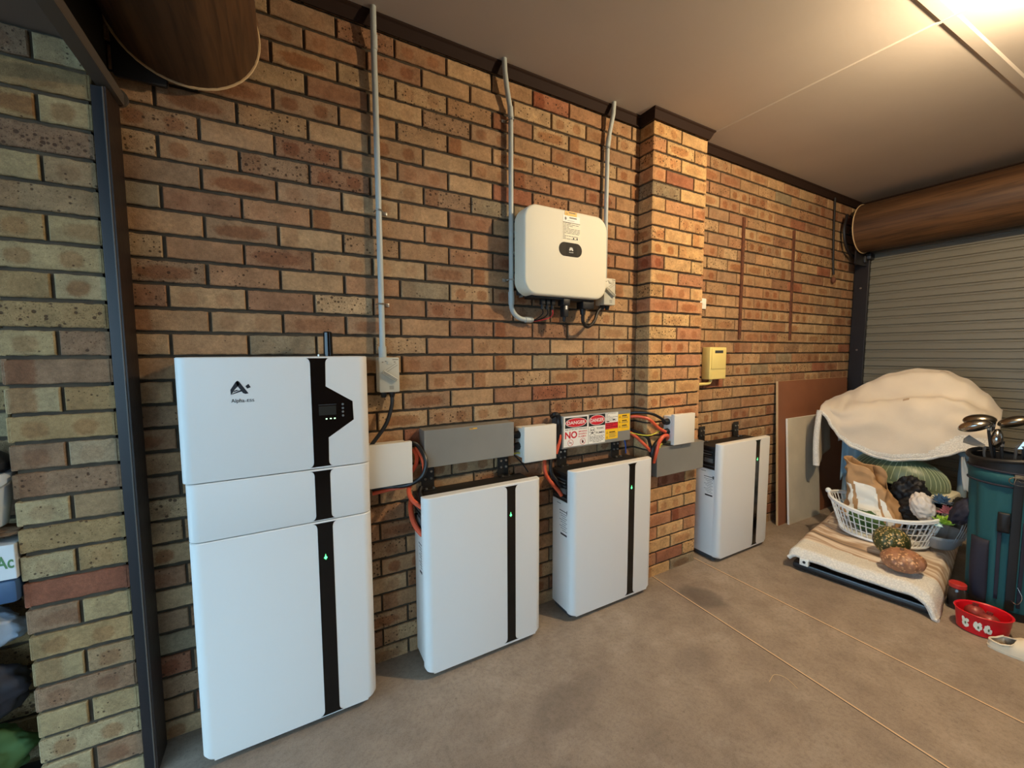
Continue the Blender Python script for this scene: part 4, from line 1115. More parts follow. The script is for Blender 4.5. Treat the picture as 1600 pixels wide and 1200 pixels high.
mb = MB(); mb.box(1.27, 1.44, .10, .62, .98, 1.14, 'treadmill_black', .03, mx=LM); mb.build('console', t)
mb = MB(); mb.tube([TL(1.16, .03, .93), TL(1.32, .03, .98)], .018, 'treadmill_black', 10); mb.tube([TL(1.20, .68, .90), TL(1.32, .68, .95)], .018, 'treadmill_black', 10); mb.build('handrail', t)
mb = MB(); mb.box(1.30, 1.62, .02, .69, .05, .24, 'treadmill_black', .04, mx=LM); mb.build('motor_hood', t)

# deck blanket
def dsurf(u, v):
    # u along length 0..1, v across
    s = -.012+u*1.25; tt = -.02+v*.72; z = .140
    z += .010*math.sin(v*9+s*5)*min(1, s*4+.2)*math.sin(u*3.1)+.006*noise.noise(Vector((s*9, tt*9, 0)))
    if v > .93: q = (v-.93)/.07; z -= .085*q*q+.01*q; tt -= .004*q
    if v < .06: q = (.06-v)/.06; z -= .035*q*q; 
    if u < .03: q = (.03-u)/.03; z -= .030*q+.012*math.sin(v*pi)*q - .0; s += .012*q
    if u < .14 and v > .80: q = ((v-.80)/.2)**2*(1-u/.14); z -= .085*q; s -= .03*q
    return TL(s, tt, max(z, .012))
mb = MB(); mb.grid(dsurf, 110, 70, 'blanket_print', lambda u, v: 'fleece_white' if u < .165+.012*math.sin(v*7) else 'blanket_print')
o = mb.build('deck_blanket', solid=.014, normals=False, ang=180); tag(o, 'streaky brown and cream fleece blanket spread over the low treadmill deck', 'blanket')
# rolled hem
mb = MB(); pts = [dsurf(0.0, i/40)+Vector((0, 0, -.002)) for i in range(41)]; mb.tube(pts, .014, 'fleece_white', 10); h = mb.build('rolled_hem', o); h['label'] = 'thick white fleece hem'

# draped blanket over console
def interp(x, pts):
    for (a, va), (b, vb) in zip(pts, pts[1:]):
        if x <= b:
            q = (x-a)/(b-a); q = q*q*(3-2*q)*.6+q*.4
            return va+(vb-va)*q
    return pts[-1][1]
RZ = [(-.17, 1.03), (-.10, 1.075), (.0, 1.14), (.13, 1.225), (.25, 1.29), (.40, 1.335), (.55, 1.335), (.66, 1.27), (.76, 1.17), (.84, 1.06)]
HZ = [(-.17, .985), (-.12, .985), (-.075, .945), (-.03, .86), (.03, .78), (.11, .715), (.22, .675), (.35, .668), (.48, .695), (.60, .75), (.70, .80), (.84, .85)]
def drape(u, v):
    tt = -.125+v*.965; rz, hz = interp(tt, RZ), interp(tt, HZ)
    hs, rs = .965, 1.36
    if u < .72:
        q = u/.72
        s = hs+(rs-hs)*(q**1.35); z = hz+(rz-hz)*(math.sin(q*pi/2)**.9)
        w = math.exp(-((tt-.40)/.36)**4)
        z -= .075*w*math.exp(-((q-.60)/.10)**2); z += .020*w*math.exp(-((q-.74)/.07)**2)
        s -= .045*w*math.exp(-((q-.42)/.22)**2)
        for ta, qa, tb, qb, am, wd in ((-.08, .25, .22, .52, .030, .07), (.0, .12, .30, .34, .016, .05), (.80, .35, .52, .60, .026, .07), (.84, .15, .55, .30, .020, .06), (.10, .62, .30, .50, .016, .04)):
            dx, dy = tb-ta, qb-qa; L2 = dx*dx+dy*dy; k_ = max(0, min(1, ((tt-ta)*dx+(q-qa)*dy)/L2)); d_ = math.hypot(tt-ta-k_*dx, (q-qa-k_*dy)*.6)
            s -= 1.7*am*math.exp(-(d_/wd)**2)*math.sin(min(1, k_*1.0+.15)*pi)
    else:
        q = (u-.72)/.28; s = rs+.26*q; z = rz-.42*q*q
    z += .014*noise.noise(Vector((s*5, tt*5, 2)))+.006*noise.noise(Vector((s*16, tt*16, 5)))
    s += .012*noise.noise(Vector((z*7, tt*7, 9)))
    return TL(s, tt, z)
mb = MB(); mb.grid(drape, 90, 90, 'blanket_beige', lambda u, v: 'fleece_white' if (v > .62 and u < .09*min(1, (v-.62)/.2)) or u < .02 else ('stain_brown' if (abs(u-.33) < .012 and abs(v-.53) < .02) or (abs(u-.63) < .012 and abs(v-.70) < .022) else 'blanket_beige')); o = mb.build('draped_blanket', solid=.018, normals=False, ang=180)
tag(o, 'beige fleece blanket draped high over the treadmill handles by the roller door', 'blanket')
mb = MB(); pts = [drape(0, i/60) for i in range(61)]; mb.tube(pts, .013, 'fleece_white', 10); mb.build('fleece_hem', o)['label'] = 'white fleece hem'
def flap(u, v):
    s = .965+u*.40; z = .99-v*(.47-.10*u); tt = -.125-.012*math.sin(v*3)-.01*u
    z += .02*(1-v)*u
    return TL(s, tt+.01*math.sin(u*9)*v, z)
mb = MB(); mb.grid(flap, 16, 18, 'blanket_back'); mb.build('side_flap', o, solid=.016, normals=False, ang=180)
mb = MB(); pts = [flap(0, v/14) for v in range(15)]; mb.tube(pts, [.020+.004*(i/14) for i in range(15)], 'fleece_white', 12); mb.build('flap_edge', o)['label'] = 'thick white fleece edge of the hanging flap'
# pale blue cloth hanging inside
def bcl(u, v): return TL(1.16+.03*math.sin(u*8), .0+u*.16, .93-v*(.55-.25*u)+.01*math.sin(u*20))
mb = MB(); mb.grid(bcl, 18, 12, 'cloth_blue'); tag(mb.build('hanging_cloth', solid=.006, normals=False, ang=180), 'pale blue cloth hanging below the left side of the draped blanket', 'cloth')
def bcl2(u, v): return TL(1.20+.02*math.sin(u*8), .60+u*.16, .93-v*(.12+.1*math.sin(u*2.5)))
mb = MB(); mb.grid(bcl2, 12, 8, 'cloth_blue'); tag(mb.build('hanging_cloth', solid=.006, normals=False, ang=180), 'pale blue cloth showing behind the golf club heads', 'cloth')

# --- laundry basket on the deck (oval, tapered, perforated)
BZ = .165; BC = Vector((3.0, -.735, BZ)); ang_ = math.radians(-72)
BM_ = Matrix.Translation(BC) @ Matrix.Rotation(ang_, 4, 'Z')
def bp(a, h, add=0.):
    f = h/.215; rx = .235+.075*f+add; ry = .195+.065*f+add
    tilt = .03*f*math.cos(a)*-1
    return BM_ @ Vector((rx*math.cos(a), ry*math.sin(a), h+.018*f*math.cos(2*a)))
t = thing('laundry_basket', 'white perforated oval laundry basket heaped with bags on the treadmill deck', 'basket', tuple(BC))
mb = MB(); N = 50
for i in range(N):
    a = 2*pi*i/N; mb.tube([bp(a, h) for h in (0, .07, .14, .21)], .0038, 'laundry_plastic', 5, caps=False)
for h in (.055, .105, .155): mb.tube([bp(2*pi*i/60, h) for i in range(61)], .0036, 'laundry_plastic', 5, caps=False)
mb.build('lattice_wall', t)
mb = MB(); mb.tube([bp(2*pi*i/60, .215) for i in range(61)], .010, 'laundry_plastic', 8, caps=False); mb.tube([bp(2*pi*i/60, .203, .006) for i in range(61)], .007, 'laundry_plastic', 8, caps=False)
for a in (0, pi): mb.ellipsoid(bp(a, .232), (.02, .02, .02), 'laundry_plastic', u=10, v=8)
mb.build('rim', t)
mb = MB(); mb.tube([bp(2*pi*i/60, .004) for i in range(61)], .010, 'laundry_plastic', 8, caps=False)
ring = [bp(2*pi*i/40, .003) for i in range(40)]; mb.bm.faces.new([mb.bm.verts.new(p) for p in ring]).material_index = mb.mi('laundry_plastic'); mb.build('base', t)
# paper bag: crumpled sack
def crumple(c, r, mx, mn, name, label, cat, amp=.16, fr=3.2, seed=0., u=64, v=44, sq=None, smooth=True):
    mb = MB()
    def fn(p):
        n = 1+amp*noise.noise(p*fr+Vector((seed, seed, seed)))+amp*.5*abs(noise.noise(p*fr*2.3+Vector((seed, 0, 3))))
        return n+amp*.25*abs(noise.noise(p*fr*4.6+Vector((1, seed, 3))))
    t_ = bmesh.new(); bmesh.ops.create_uvsphere(t_, u_segments=u, v_segments=v, radius=1)
    for w in t_.verts:
        p = w.co.copy()
        if sq: p = Vector([math.copysign(abs(x)**sq, x) for x in p])
        p = p*fn(w.co); p = Vector((p.x*r[0], p.y*r[1], p.z*r[2])); w.co = (mx @ p if mx is not None else p)+Vector(c)
    mb.add(t_, mn)
    o = mb.build(name, ang=75); return tag(o, label, cat) if label else o
def P3(*a): return Vector(a)
t = thing('paper_bag', 'crumpled brown paper bag with white stripes standing in the laundry basket', 'bag', (3.02, -.66, .26))
mb = MB()
def bagpt(u, v):
    a = 2*pi*u; ca, sa = math.cos(a), math.sin(a)
    X_b = .105*math.copysign(abs(ca)**.45, ca); Y_b = .165*math.copysign(abs(sa)**.45, sa)
    h = v; k_ = 1-.25*h
    z = .25+.34*h; top = .085*(.5+.5*math.sin(a-.1))-.10*max(0, -math.sin(a))
    z += top*h**1.3
    p = Vector((X_b*k_, Y_b*k_, 0)); n1 = noise.noise(Vector((p.x*9, p.y*9, z*8))); n2 = abs(noise.noise(Vector((p.x*17, p.y*17, z*15+4))))
    p *= 1+.20*n1-.22*n2
    return Vector((3.02+p.x+.02*h, -.668+p.y+.05*h, z+.02*n1))
def bmat(u, v):
    if not (.36 < u < .66) or v > .70: return 'paper_brown'
    w = (u-.40+.04*v)*1.0
    for i, top in ((0, .62), (1, .70), (2, .56)):
        c0 = .045+.085*i
        if c0-.030 < w < c0+.030 and v < top: return 'label_white'
    return 'paper_brown'
mb.grid(bagpt, 96, 40, 'paper_brown', bmat); mb.build('sack', t, solid=.003, normals=False, ang=20)
crumple((3.22, -.80, .455), (.075, .085, .11), Matrix.Rotation(.3, 3, 'X'), 'bag_black', 'plastic_bag', 'black plastic bag bunched between the paper bag and green colander', 'bag', .35, 2.5, 4.2)
crumple((3.02, -.93, .43), (.06, .062, .092), Matrix.Rotation(-.25, 3, 'X'), 'plastic_film', 'wrapped_parcel', 'pale parcel wrapped in shiny clear film at the right end of the basket', 'parcel', .16, 3.5, 7.7)
crumple((3.27, -.50, .40), (.05, .055, .06), None, 'label_white', 'plastic_bag', 'small white bag with blue mark behind the paper bag', 'bag', .3, 3, 9.1)
crumple((3.14, -.86, .36), (.11, .10, .08), None, 'bag_black', 'plastic_bag', 'dark crumpled bag low in the laundry basket', 'bag', .25, 2.7, 2.1)
crumple((2.99, -.68, .26), (.13, .12, .08), None, 'cloth_green', 'packet', 'green and yellow packet seen through the basket lattice', 'packet', .2, 3, 6.1)
# artificial flowers
def bloom(c, r, n, mn, label, up_=.5, seed=0):
    mb = MB(); rd = random.Random(seed)
    for i in range(n):
        a = rd.uniform(0, 2*pi); e = rd.uniform(.1, 1.3); L = r*rd.uniform(.7, 1.1)
        d = Vector((math.cos(a)*math.cos(e), math.sin(a)*math.cos(e), math.sin(e))); s_ = d.cross(Vector((0, 0, 1))).normalized()*r*.22; c_ = Vector(c)
        q = [mb.bm.verts.new(p) for p in (c_, c_+d*L*.6+s_, c_+d*L, c_+d*L*.6-s_)]
        mb.bm.faces.new(q).material_index = mb.mi(mn)
    return tag(mb.build('artificial_flower', solid=.003, normals=False, smooth=False), label, 'flower')
bloom((3.06, -1.005, .475), .062, 40, 'flower_blue', 'blue-grey artificial flower at the back right of the basket', seed=1)
bloom((3.02, -1.045, .425), .055, 40, 'flower_pink', 'pink artificial flower between the blue and lime ones', seed=2)
bloom((2.97, -1.045, .365), .060, 46, 'leaf_lime', 'lime green artificial succulent at the right end of the basket', seed=3)
mb = MB(); mb.face([(2.93, -1.005, .35), (2.93, -1.055, .355), (2.95, -1.035, .378)], 'tag_pale'); tag(mb.build('paper_tag', solid=.002), 'small pale blue tag under the lime succulent', 'tag')
# grey wire tray right of the basket
t = thing('wire_tray', 'grey plastic tray with fine bars right of the laundry basket', 'tray', (3.12, -1.03, .16))
mb = MB()
def tray(u, v): 
    a = 2*pi*u; r = .08+.06*v; return (3.13+r*1.15*math.cos(a), -1.0+r*.80*math.sin(a), .165+.10*v**1.5)
mb.grid(tray, 30, 6, 'tray_plastic'); mb.build('shell', t, solid=.004, normals=False)
for i in range(7):
    mb = MB(); y = -1.085-.006*i; mb.tube([(3.02+.028*i, y, .24), (3.03+.028*i, y-.025, .33), (3.04+.028*i, y-.045, .44-.006*i)], .0022, 'tray_plastic', 5); mb.build('bar', t)
# green colander, tipped on its side behind the basket
t = thing('colander', 'sage green ribbed oval colander upside down behind the paper bag', 'colander', (3.43, -.70, .46))
mb = MB(); CC = Vector((3.42, -.675, .485)); CM = Matrix.Rotation(math.radians(8), 4, 'X')
def dome(a, h, add=0.):   # h 0..1
    f = (1-h**2.6)**.5 if h < 1 else 0
    return CC+(CM @ Vector((.15*f*math.cos(a)+add*math.cos(a), (.285*f+add)*math.sin(a), .20*h+add*.5)))
mb.grid(lambda u, v: dome(2*pi*u, v*.999), 72, 18, 'colander_green'); mb.tube([dome(2*pi*i/60, 0, .012) for i in range(61)], .009, 'colander_green', 8, caps=False)
mb.build('bowl', t, normals=False, solid=.003)
mb = MB()
for i in range(46):
    a = 2*pi*i/46; mb.tube([dome(a, h, .002) for h in (.14, .3, .45, .6, .74, .84)], .0026, 'colander_slot', 5)
mb.build('slot_row', t)
t = thing('storage_tub', 'white and brown tub carrying the green colander on the deck', 'tub', (3.44, -.72, .14))
mb = MB(); mb.box(3.32, 3.56, -.92, -.50, .150, .455, 'bag_black', .03); mb.build('dark_body', t)
mb = MB(); mb.box(3.30, 3.55, -.99, -.75, .40, .462, 'label_cream', .02); mb.build('lid', t)
crumple((3.42, -1.02, .36), (.10, .12, .08), None, 'bag_black', 'jacket', 'dark jacket bundled between the basket and the golf bag', 'jacket', .3, 2.5, 5.1)
# pumpkins
def pumpkin(c, r, zr, mn, label, mx=None, ribs=11):
    t = thing('pumpkin', label, 'pumpkin', tuple(c)); mb = MB()
    def fn(p):
        a = math.atan2(p.y, p.x); k = (1-abs(p.z)**3)
        return 1-.07*k*(1-abs(math.cos(a*ribs/2)))**1.2-(.10*max(0, 1-(p.x*p.x+p.y*p.y)*7) if p.z > 0 else 0)
    mb.ellipsoid(c, (r, r, zr), mn, mx, 66, 26, fn); mb.build('flesh', t, ang=180)
    mb = MB(); d = (mx if mx is not None else Matrix.Identity(3)) @ Vector((0, 0, 1)); c_ = Vector(c)
    mb.tube([c_+d*zr*.8, c_+d*(zr*.93), c_+d*(zr*.93+.010)+Vector((.002, .002, 0))], [.012, .009, .010], 'cardboard', 7); mb.build('stem', t)
pumpkin((2.655, -.893, .262), .093, .094, 'pumpkin_green', 'dark green mottled pumpkin resting against the front of the laundry basket', Matrix.Rotation(.25, 3, 'Y'))
pumpkin((2.50, -.998, .222), .104, .068, 'pumpkin_brown', 'flat brown mottled pumpkin at the front of the blanket-covered deck', Matrix.Rotation(-.10, 3, 'X'))

# ================================================================ on the floor at the right
t = thing('food_jar', 'dark glass jar with red lid behind the red bowl', 'jar', (2.625, -1.203, 0))
mb = MB(); mb.lathe([(.036, .002), (.040, .01), (.040, .105), (.034, .122), (.030, .13)], (2.625, -1.203, 0), 'jar_glass', 28); mb.build('glass', t)
mb = MB(); mb.lathe([(.034, .124), (.037, .127), (.037, .146), (.034, .150), (.001, .151)], (2.625, -1.203, 0), 'lid_red', 28); mb.build('lid', t)
# red tin bowl with painted flowers
BC2 = Vector((2.465, -1.335, 0)); BR = Matrix.Rotation(math.radians(-50), 3, 'Z')
t = thing('red_bowl', 'oval red tub with white painted flowers in front of the golf bag', 'tub', tuple(BC2))
def ob(a, h, add=0.):
    f = h/.115; p = Vector(((.094+.011*f+add)*math.cos(a), (.080+.011*f+add)*math.sin(a), h*.95)); return BC2+BR @ p
mb = MB(); n = 48
prof = [(.0, -.004), (.004, 0), (.05, 0), (.112, 0), (.115, .004), (.115, -.002)]
rings = [[mb.bm.verts.new(ob(2*pi*i/n, h, ad)) for i in range(n)] for h, ad in ((.002, -.006), (.006, 0), (.06, 0), (.108, 0), (.116, .005), (.119, .002), (.114, -.004), (.06, -.006), (.010, -.010))]
k = mb.mi('bowl_red')
for i in range(len(rings)-1):
    for j in range(n): mb.bm.faces.new((rings[i][j], rings[i][(j+1) % n], rings[i+1][(j+1) % n], rings[i+1][j])).material_index = k
mb.bm.faces.new(rings[0][::-1]).material_index = k; mb.bm.faces.new(rings[-1]).material_index = k
mb.build('tub_wall', t)
rd = random.Random(3)
for ci, a0 in enumerate((math.radians(208), math.radians(236), math.radians(256))):
    mb = MB()
    def onb(da, h, e=.0015): return ob(a0+da, h, e)
    for i in range(15):
        cx, ch, sz = rd.uniform(-.09, .09), rd.uniform(.040, .076), rd.uniform(.6, 1.1)
        pts = [onb(cx+.085*sz*math.cos(q)*rd.uniform(.75, 1.15), ch+.014*sz*math.sin(q)*rd.uniform(.75, 1.15), .0015+.00015*i) for q in [2*pi*w/8 for w in range(8)]]
        mb.face(pts, 'flower_white')
    for i in range(1):
        cx, ch = .02, .055
        mb.face([onb(cx+.035*math.cos(q), ch+.009*math.sin(q), .0045) for q in [2*pi*w/7 for w in range(7)]], 'flower_green')
    mb.build('painted_flower', t, smooth=False)
for x, y, s, lab in ((2.487, -1.302, .9, 'dull red pomegranate at the left in the red tub'), (2.440, -1.362, .95, 'dull red pomegranate at the right in the red tub')):
    p = thing('pomegranate', lab, 'fruit', (x, y, .06)); mb = MB(); mb.ellipsoid((x, y, .072), (.045*s, .045*s, .042), 'pomegranate', fn=lambda q: 1+.03*noise.noise(q*2)); mb.build('skin', p)
    mb = MB(); mb.lathe([(.012, .036), (.010, .044), (.013, .052)], (x, y, .072), 'pomegranate', 8, cap=False); mb.build('crown', p)
# slipper
t = thing('slipper', 'beige clog slipper with dark opening at the lower right edge', 'slipper', (2.33, -1.46, 0))
SM = Matrix.Translation((2.325, -1.385, 0)) @ Matrix.Rotation(math.radians(-66), 4, 'Z')
def so(a, k=1.):   # outline of the clog, heel at x=0, toe at x=.28
    x = .14-.14*math.cos(a); w = (.044+.014*math.sin(x/.28*pi*.85))*math.copysign(abs(math.sin(a))**.92, math.sin(a))
    return x, w*k
def wallp(u, v):
    a = 2*pi*u; x, w = so(a)
    H = .036+.040*max(0, min(1, (x-.03)/.08))*(1-max(0, (x-.16)/.12)*.55)
    bulge = math.sin(v*pi*.5); ins = 1-.02*v
    if x > .055:                     # closes over the toes
        q = min(1, (x-.055)/.035); ins = 1-(1-math.cos(v*pi/2))*q; z = .004+H*math.sin(v*pi/2)**.8*q+(.004+H*v-.004)*(1-q)
    else: z = .004+H*v
    xx = .14+(x-.14)*(1-.03*v*(1 if x < .14 else .4))
    return SM @ Vector((xx, w*ins*(1+.05*bulge), z))
mb = MB(); mb.grid(wallp, 200, 16, 'slipper_beige'); mb.build('upper', t, solid=.006, normals=False, ang=60)
mb = MB(); mb.bm.faces.new([mb.bm.verts.new(SM @ Vector((so(2*pi*i/40)[0], so(2*pi*i/40, .96)[1], .018))) for i in range(40)]).material_index = mb.mi('slipper_inside'); mb.build('insole', t)
mb = MB(); mb.tube([wallp(i/120, 1.0) for i in list(range(88, 120))+list(range(0, 33)) if so(2*pi*(i/120))[0] < .060], .005, 'slipper_beige', 8); mb.build('rim', t)
mb = MB()
R0 = [mb.bm.verts.new(SM @ Vector((.14+(so(2*pi*i/40)[0]-.14)*1.02, so(2*pi*i/40, 1.08)[1], .001))) for i in range(40)]; R1 = [mb.bm.verts.new(SM @ Vector((.14+(so(2*pi*i/40)[0]-.14)*1.03, so(2*pi*i/40, 1.1)[1], .014))) for i in range(40)]
k = mb.mi('slipper_beige')
for i in range(40): mb.bm.faces.new((R0[i], R0[(i+1) % 40], R1[(i+1) % 40], R1[i])).material_index = k
mb.bm.faces.new(R0[::-1]).material_index = k; mb.bm.faces.new(R1).material_index = k; mb.build('sole', t)
# straw on the floor
mb = MB(); mb.tube(spline([(1.13, -.975, .003), (1.19, -.965, .004), (1.215, -1.0, .004), (1.20, -1.055, .003)]), .0011, 'mdf_edge', 5); tag(mb.build('straw'), 'curved pale straw lying on the concrete floor', 'straw')

# --- golf bag
GC = Vector((2.86, -1.335, 0))
t = thing('golf_bag', 'teal and black golf bag full of clubs at the right edge', 'golf bag', tuple(GC))
def gb(a, z, add=0.):
    r = .140+.018*(z/.85)+add; lean = Vector((.0, .012*z, 0))
    return GC+lean+Vector((r*math.cos(a), r*1.02*math.sin(a), z))
mb = MB(); n = 40
def gfold(a, z): return .006*math.sin(a*7+z*2)+.004*math.sin(a*13)
mb.grid(lambda u, v: gb(2*pi*u, .045+.70*v, gfold(2*pi*u, v)), 60, 20, 'golf_teal'); mb.build('fabric_body', t, normals=False)
mb = MB(); mb.grid(lambda u, v: gb(2*pi*u, .045*v, .006-.0*(v)), 40, 3, 'golf_black'); mb.bm.faces.new([mb.bm.verts.new(gb(2*pi*i/40, .002, -.004)) for i in range(40)]).material_index = 0; mb.build('base_cup', t)
mb = MB(); mb.grid(lambda u, v: gb(2*pi*u, .745+.075*v, .006), 40, 2, 'golf_teal'); mb.build('top_cuff', t, normals=False, solid=.004)
mb = MB(); 
for z in (.745, .822): mb.tube([gb(2*pi*i/40, z, .008) for i in range(41)], .006, 'golf_dark', 8, caps=False)
mb.grid(lambda u, v: gb(2*pi*u, .825+.055*v, .008+.004*math.sin(2*pi*u*2)), 40, 3, 'golf_black'); mb.tube([gb(2*pi*i/40, .884+.012*math.sin(4*pi*i/40), .010) for i in range(41)], .012, 'golf_black', 8, caps=False)
mb.bm.faces.new([mb.bm.verts.new(gb(2*pi*i/40, .82, -.01)) for i in range(40)]).material_index = mb.mi('golf_black'); mb.build('top_collar', t)
def gpanel(a0, a1, z0, z1, mn, name, add=.010, bulge=.0, th=.006):
    mb = MB(); mb.grid(lambda u, v: gb(a0+(a1-a0)*u, z0+(z1-z0)*v, add+bulge*math.sin(pi*u)*math.sin(pi*v)**.5), 10, 12, mn); return mb.build(name, t, normals=False, solid=th)
# camera sees the -x side (angle ~ 190 deg)
w0 = math.radians
gpanel(w0(191), w0(203), .06, .82, 'golf_black', 'strap', .014)
gpanel(w0(176), w0(181), .10, .50, 'golf_dark', 'piping_band', .010)
gpanel(w0(206), w0(211), .08, .56, 'golf_dark', 'piping_band', .010)
gpanel(w0(136), w0(166), .05, .42, 'golf_dark', 'side_pocket', .012, .03)
gpanel(w0(222), w0(258), .04, .60, 'golf_dark', 'side_pocket', .012, .035)
gpanel(w0(176), w0(190), .49, .60, 'golf_black', 'buckle_pad', .018, .008)
# oval badge on the cuff
mb = MB(); c0 = w0(197)
mb.tube([gb(c0+.20*math.cos(q), .786+.022*math.sin(q), .024) for q in [2*pi*i/28 for i in range(29)]], .0018, 'chrome', 6, caps=False)
mb.tube([gb(c0-.10, .77, .025), gb(c0-.07, .80, .025), gb(c0-.02, .79, .025), gb(c0+.03, .782, .025), gb(c0+.10, .788, .025)], .0016, 'chrome', 5); mb.build('badge', t)
mb = MB(); mb.tube(spline([gb(w0(205), .20, .018), gb(w0(210), .15, .03), gb(w0(205), .11, .03), gb(w0(198), .12, .02)]), .0022, 'chrome', 6); mb.build('hook', t)
crumple((2.84, -1.165, .52), (.05, .05, .10), Matrix.Rotation(.5, 3, 'X'), 'golf_dark', 'umbrella_hood', 'dark hood flap folded beside the golf bag', 'hood', .2, 2.5, 3.3)
mb = MB(); mb.grid(lambda u, v: (2.86-.02*math.sin(v*3), -1.125-.055*u*(v*.8+.2)-.02*v, .835-.20*v+.01*math.sin(u*8)), 8, 10, 'glove_cloth'); tag(mb.build('golf_glove', solid=.008, normals=False), 'pale cloth glove hanging on the left of the golf bag', 'glove')

# clubs
def shaft(mb, p0, p1, r=.0065, mn='golf_black'): mb.cyl(p0, p1, r, mn, 8)
def wood_club(hc, base, size, rot, label, mn='bronze_chrome'):
    c = thing('golf_club', label, 'golf club', tuple(base)); hc = Vector(hc)
    mx = Matrix.Rotation(rot[2], 3, 'Z') @ Matrix.Rotation(rot[1], 3, 'Y') @ Matrix.Rotation(rot[0], 3, 'X')
    mb = MB()
    def fn(p): return 1.0 if p.z > -.0 else 1-.25*abs(p.z)
    mb.ellipsoid(hc, size, mn, mx, 26, 16, fn); mb.build('head', c)
    mb = MB(); hz = hc+mx @ Vector((0, -size[1]*.78, -.005)); mb.tube([Vector(base), hz-Vector((0, 0, .045)), hz], [.006, .007, .010], 'golf_black', 8); mb.build('shaft', c)
    mb = MB(); mb.cyl(hz-Vector((0, 0, .03)), hz-Vector((0, 0, .012)), .0088, 'steel', 10); mb.build('ferrule', c)
def iron_club(hc, base, rot, label, L=.075, mn='steel'):
    c = thing('golf_club', label, 'golf club', tuple(base)); hc = Vector(hc)
    mx = Matrix.Rotation(rot[2], 3, 'Z') @ Matrix.Rotation(rot[1], 3, 'Y') @ Matrix.Rotation(rot[0], 3, 'X')
    mb = MB(); prof = [(0, -.008), (L*.5, -.020), (L*.95, -.022), (L*1.02, .0), (L*.9, .030), (L*.4, .016), (0, .008)]
    k = mb.mi(mn); A = [mb.bm.verts.new(hc+mx @ Vector((-.004-.004*(z < 0), x, z))) for x, z in prof]; B = [mb.bm.verts.new(hc+mx @ Vector((.004+.005*(z < 0), x, z))) for x, z in prof]
    mb.bm.faces.new(A).material_index = k; mb.bm.faces.new(B[::-1]).material_index = k
    for i in range(len(prof)): mb.bm.faces.new((A[(i+1) % 7], A[i], B[i], B[(i+1) % 7])).material_index = k
    mb.box(-.0055, -.0042, L*.25, L*.85, -.010, .014, 'dark_grey', mx=Matrix.Translation(hc) @ mx.to_4x4()); mb.build('head', c, smooth=False)
    mb = MB(); mb.tube([Vector(base), hc-Vector((0, 0, .04)), hc], [.005, .006, .007], 'dark_grey', 8); mb.build('shaft', c)
BZG = .60
wood_club((2.80, -1.195, 1.080), (2.84, -1.28, BZG), (.054, .068, .038), (-.15, .12, .1), 'bronze-tinted metal wood, uppermost of the two clubs at the left of the golf bag')
wood_club((2.75, -1.190, 1.050), (2.82, -1.29, BZG), (.054, .072, .038), (-.42, .12, .05), 'silver metal wood, lower of the two clubs at the left of the golf bag', 'chrome')
wood_club((2.80, -1.325, 1.090), (2.84, -1.36, BZG), (.048, .066, .034), (-.40, .1, .1), 'bronze metal wood at the top right above the golf bag')
wood_club((2.78, -1.270, .985), (2.82, -1.31, BZG), (.035, .026, .062), (.0, .15, .1), 'upright brassy fairway wood in the middle of the golf bag', 'chrome')
iron_club((2.74, -1.235, .945), (2.80, -1.27, BZG), (.35, .2, .2), 'dark iron pointing left over the rim of the golf bag', .085, 'dark_grey')
iron_club((2.76, -1.345, .955), (2.80, -1.33, BZG), (2.6, .2, .2), 'bright iron slanting right in the middle of the golf bag', .075)
iron_club((2.78, -1.395, .945), (2.82, -1.38, BZG), (1.35, .2, .2), 'chrome iron standing at the right edge of the picture in the golf bag', .06, 'chrome')
iron_club((2.82, -1.36, .985), (2.86, -1.36, BZG), (2.9, .1, .4), 'dark iron behind the others in the golf bag', .08, 'dark_grey')

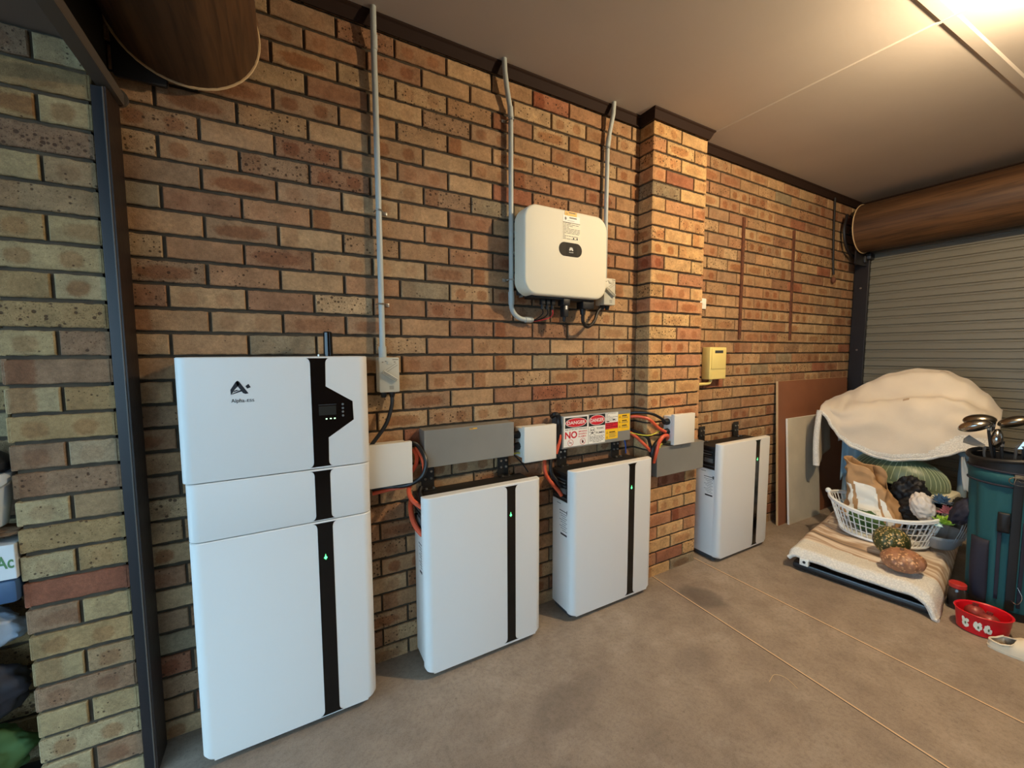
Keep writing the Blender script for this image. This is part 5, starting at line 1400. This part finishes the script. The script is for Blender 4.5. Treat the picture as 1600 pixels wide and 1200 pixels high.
# ================================================================ outside, beyond the doorway pier (left edge)
t = thing('low_stand', 'low dark stand outside left of the brick pier', 'stand', (-1.66, -.07, 0))
mb = MB(); mb.box(-1.92, -1.462, -.145, -.002, .075, .10, 'crate_dark', .006); mb.build('stand_top', t)
for x, y in ((-1.9, -.13), (-1.48, -.13), (-1.9, -.02), (-1.48, -.02)):
    mb = MB(); mb.box(x-.012, x+.012, y-.012, y+.012, 0, .075, 'crate_dark', .002); mb.build('leg', t)
crumple((-1.665, -.068, .205), (.175, .068, .095), None, 'cloth_green', 'fabric_bag', 'dark green fabric bag, lowest of the heap outside the pier', 'bag', .2, 2.2, 1.)
crumple((-1.665, -.068, .415), (.175, .068, .115), None, 'bag_dark', 'fabric_bag', 'dark grey bag in the middle of the heap outside the pier', 'bag', .2, 2.2, 8.)
crumple((-1.665, -.068, .625), (.178, .066, .090), None, 'bag_silver', 'plastic_sack', 'shiny blue-grey plastic sack in the heap outside the pier', 'sack', .2, 2.2, 3.)
t = thing('storage_crate', 'blue plastic crate under the white carton outside the pier', 'crate', (-1.67, -.07, .72))
mb = MB(); mb.box(-1.88, -1.460, -.135, -.003, .722, .795, 'blue_plastic', .012); mb.build('shell', t)
t = thing('carton', 'white carton with green handwriting outside the pier', 'carton', (-1.6, -.07, .795))
mb = MB(); mb.box(-1.72, -1.459, -.130, -.003, .797, .905, 'carton_white', .002); mb.build('box', t, smooth=False)
mb = MB(); mb.text('Ac', -1.500, -1.463, .832, .872, -.1302, 'ink_green', .02); mb.text('e', -1.55, -1.535, .832, .858, -.1302, 'ink_green', .02); mb.build('handwriting', t, smooth=False)
mb = MB(); mb.box(-1.512, -1.508, -.1308, -.129, .797, .905, 'dark_grey'); mb.build('panel_gap', t, smooth=False)
crumple((-1.56, -.068, .932), (.10, .055, .020), None, 'cardboard', 'cardboard_scrap', 'brown cardboard scraps lying between the carton and the bucket', 'cardboard', .3, 3, 2.)
t = thing('bucket', 'white plastic bucket at the left edge beyond the brick pier', 'bucket', (-1.553, -.082, .955))
BX, BY = -1.553, -.082
mb = MB(); mb.lathe([(.060, 0), (.064, .004), (.082, .125), (.091, .13), (.091, .165), (.086, .168), (.082, .165), (.058, .01)], (BX, BY, .955), 'bucket_white', 30); mb.build('pail', t)
mb = MB(); mb.tube([(BX+.095*math.cos(q), BY-.020-.075*math.sin(q), 1.10-.03*math.sin(q)) for q in [pi*i/12 for i in range(13)]], .0025, 'steel', 6); mb.build('handle', t)
t = thing('plant_tub', 'dark tub stacked on the white bucket at the left edge', 'tub', (BX-.01, BY-.005, 1.125))
mb = MB(); mb.lathe([(.085, 0), (.096, .012), (.096, .03), (.085, .045), (.05, .075), (.002, .085)], (BX-.008, BY-.004, 1.125), 'crate_dark', 30); mb.build('shell', t)
